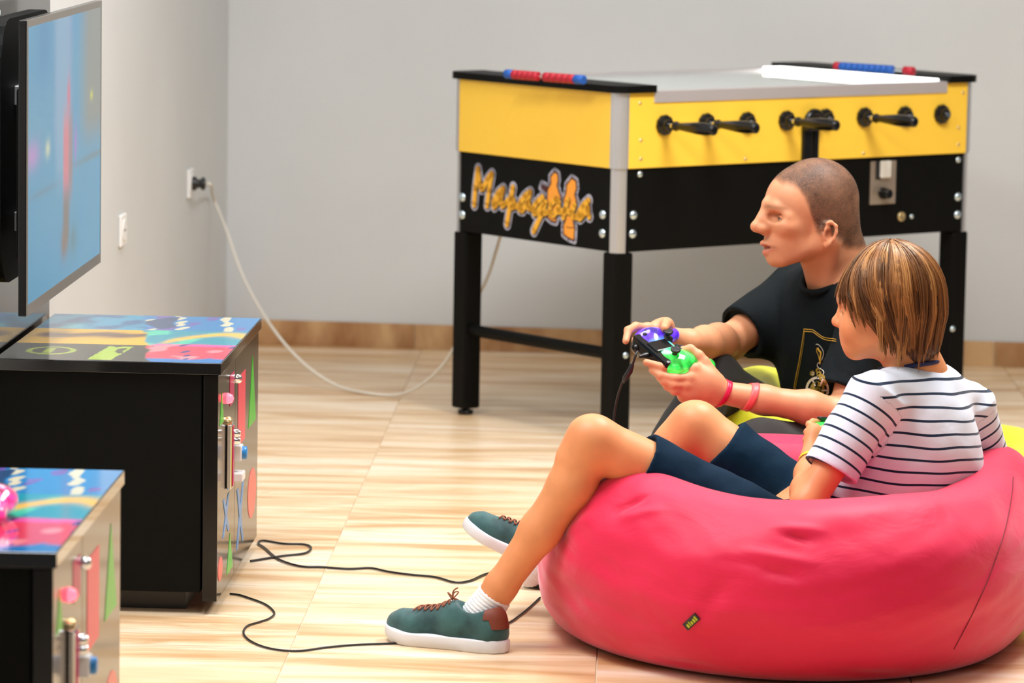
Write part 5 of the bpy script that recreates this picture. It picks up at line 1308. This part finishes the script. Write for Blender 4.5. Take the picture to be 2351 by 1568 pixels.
# socks
m_sock = add_bump(mat('white_sock', srgb(236, 236, 238), .9, sheen=.3), 40, .3, .003, vec_scale=(1, 1, 5))
for k_, a in ((blk, bla), (brk, bra)):
    F = Field(a - Vector((.13, .08, .12)), a + Vector((.10, .08, .10)), .0025); d_ = (k_ - a).normalized(); tp = a + d_ * .028
    flat_cyl(F, a - d_ * .02, tp, .0355, .0350, k=.01); F.cap(a - d_ * .02, a + Vector((-.045, .01, -.040)), .034, .028, k=.02); flat_cyl(F, tp - d_ * .006, tp + d_ * .02, .0305, .0305, k=.003, op='s')
    Vk, Qk = F.mesh(); Vk = smooth_mesh(Vk, Qk, 1, .4); tk, _ = seg_t(Vk, a, tp); rad = Vk - np.array(a); Vk = Vk + rad / np.linalg.norm(rad, axis=1)[:, None] * (.0012 * np.sin(tk * 900))[:, None]
    mesh_obj('sock', np_mesh('sock', Vk - o1, Qk), m_sock, B_)
hl = G(1164, 1499); tt = G(884, 1466); dd = (tt - hl).normalized()
shoe(B_, BO, shoe_frame(hl, hl + dd * .27), .268, m_teal, m_sole)
hl2 = P(1290, 1338, 8.03); tt2 = P(1064, 1222, 8.06)
shoe(B_, BO, shoe_frame(hl2, tt2, roll=.10), .235, m_teal, m_sole)
fb = (blw - ble).normalized(); wristband(blw.lerp(ble, .10), fb, .022, .010, mat('band_yellow', srgb(230, 200, 30), .4), B_, bvboy, BO)

# hair: strands laid over the skull from the crown, longer at the back
rng = np.random.RandomState(5)
def hair_end(phi):  # polar end angle/drop below the equator by azimuth (0 front, +-pi back)
    return np.interp(abs(phi), [0, .40, .62, .80, 1.05, 1.35, 1.7, 2.2, 2.7, 3.15], [-.016, -.012, .004, .034, .058, .080, .094, .102, .104, .104])
hc = np.array((.000, 0, .048)); hr = np.array((.112, .092, .112))
def strand_path(phi, th0, lay, n=15, dphi=0.0, extra=0.0, wav=0.0, ph=0.0):
    drop = hair_end(phi) + extra; pts = []
    s_cap = 1.0; L1 = (np.pi / 2 - th0) * .11; L2 = max(drop + .0, -.03); tot = L1 + L2
    for i in range(n):
        s = tot * i / (n - 1); a = phi + dphi * (i / (n - 1)) ** 2
        if s <= L1:
            th = th0 + s / .11; rad = np.sin(th); z = np.cos(th)
            p = np.array([np.cos(a) * rad * hr[0], np.sin(a) * rad * hr[1], z * hr[2]]) * lay
        else:
            q = (s - L1); taper = 1 - 2.2 * max(0, q - .035) * (1 if abs(phi) > 1.6 else .8) + .25 * q * (abs(phi) > 2)
            p = np.array([np.cos(a) * hr[0] * taper, np.sin(a) * hr[1] * taper, -q / 1.0 * 1.0]) * np.array([lay, lay, 1])
        p = p + np.array([0, np.sin(ph + 9 * i / n) * wav, 0]); p[2] -= .030 * max(0, p[0] / hr[0]) ** 2 * max(0, p[2] / hr[2]) ** .5; pts.append(p + hc)
    return np.array(pts)
AX = np.array(Matrix.Rotation(-.22, 3, 'Y'))     # crown sits behind the top of the head
SV, SF, SC = [], [], []; nseg = 15
pal = [np.array(srgb(*c)) for c in ((82, 48, 26), (104, 63, 33), (126, 79, 41), (150, 98, 53), (178, 124, 72))]
nclump = 460; cnt = 0
for c_i in range(nclump):
    phi = rng.uniform(-np.pi, np.pi); lay = 1.0 - .12 * rng.rand() ** 1.5; th0 = rng.uniform(.03, 1.25) if lay < .97 else rng.uniform(.02, .35)
    dphi = rng.normal() * .10 + np.sign(phi) * .42 * np.exp(-((abs(phi) - 1.1) / .6) ** 2); ex = rng.normal() * .010; cl = rng.choice(5, p=(.18, .30, .28, .17, .07)); wv = abs(rng.normal()) * .002; ph = rng.rand() * 6
    for j in range(15):
        jp = rng.normal() * .05; P_ = strand_path(phi + jp, max(.01, th0 + rng.normal() * .02), lay + rng.normal() * .006, nseg, dphi - jp * .75, ex + rng.normal() * .004, wv, ph)
        W = np.array([bH.w(p) for p in P_]); ctr = bH.w(hc); rad = 0.0009 * (1 + .35 * rng.normal() * .5)
        T_ = np.gradient(W, axis=0); T_ /= np.linalg.norm(T_, axis=1)[:, None] + 1e-9; out = W - ctr; out /= np.linalg.norm(out, axis=1)[:, None]; sd = np.cross(T_, out); sd /= np.linalg.norm(sd, axis=1)[:, None] + 1e-9
        wdt = (rad * np.minimum(1, np.linspace(1.6, .25, nseg) * 1.2))[:, None]; base = cnt * nseg * 3
        SV.append(np.stack([W + sd * wdt * 1.5, W + out * wdt, W - sd * wdt * 1.5], 1).reshape(-1, 3))
        i = np.arange(nseg - 1) * 3 + base
        for a_, b_ in ((0, 1), (1, 2), (2, 0)): SF.append(np.stack([i + a_, i + b_, i + 3 + b_, i + 3 + a_], 1))
        col = pal[cl] * (1 + .18 * rng.normal()); SC.append(np.repeat(np.clip(col, .01, 1)[None], nseg * 3, 0)); cnt += 1
SV = np.concatenate(SV); SF = np.concatenate(SF); SC = np.concatenate(SC)
me = np_mesh('hair', SV - o1, SF); set_color(me, SC)
m_hair = attr_col(mat('brown_hair', (.2, .1, .05), .36, spec=.6)); hair_o = mesh_obj('hair', me, m_hair, B_); nodes(m_hair)[1].inputs['Specular Tint'].default_value = (1, .82, .6, 1)
# dark under-layer so the scalp never shows
F = Field(A3(bH.o) - .2, A3(bH.o) + .2, .004)
bH.ell(F, hc, hr * .90, k=.01); bH.cap(F, (-.035, 0, .03), (-.045, 0, -.035), .075, .055, k=.02)
bH.ell(F, (.105, 0, -.045), (.098, .12, .095), k=.01, op='s'); bH.ell(F, (.02, 0, -.085), (.07, .12, .06), k=.01, op='s')
Vu, Qu = F.mesh(); mesh_obj('hair_under_layer', np_mesh('hair_under_layer', Vu - o1, Qu), mat('dark_brown_hair', srgb(62, 38, 24), .6), B_)
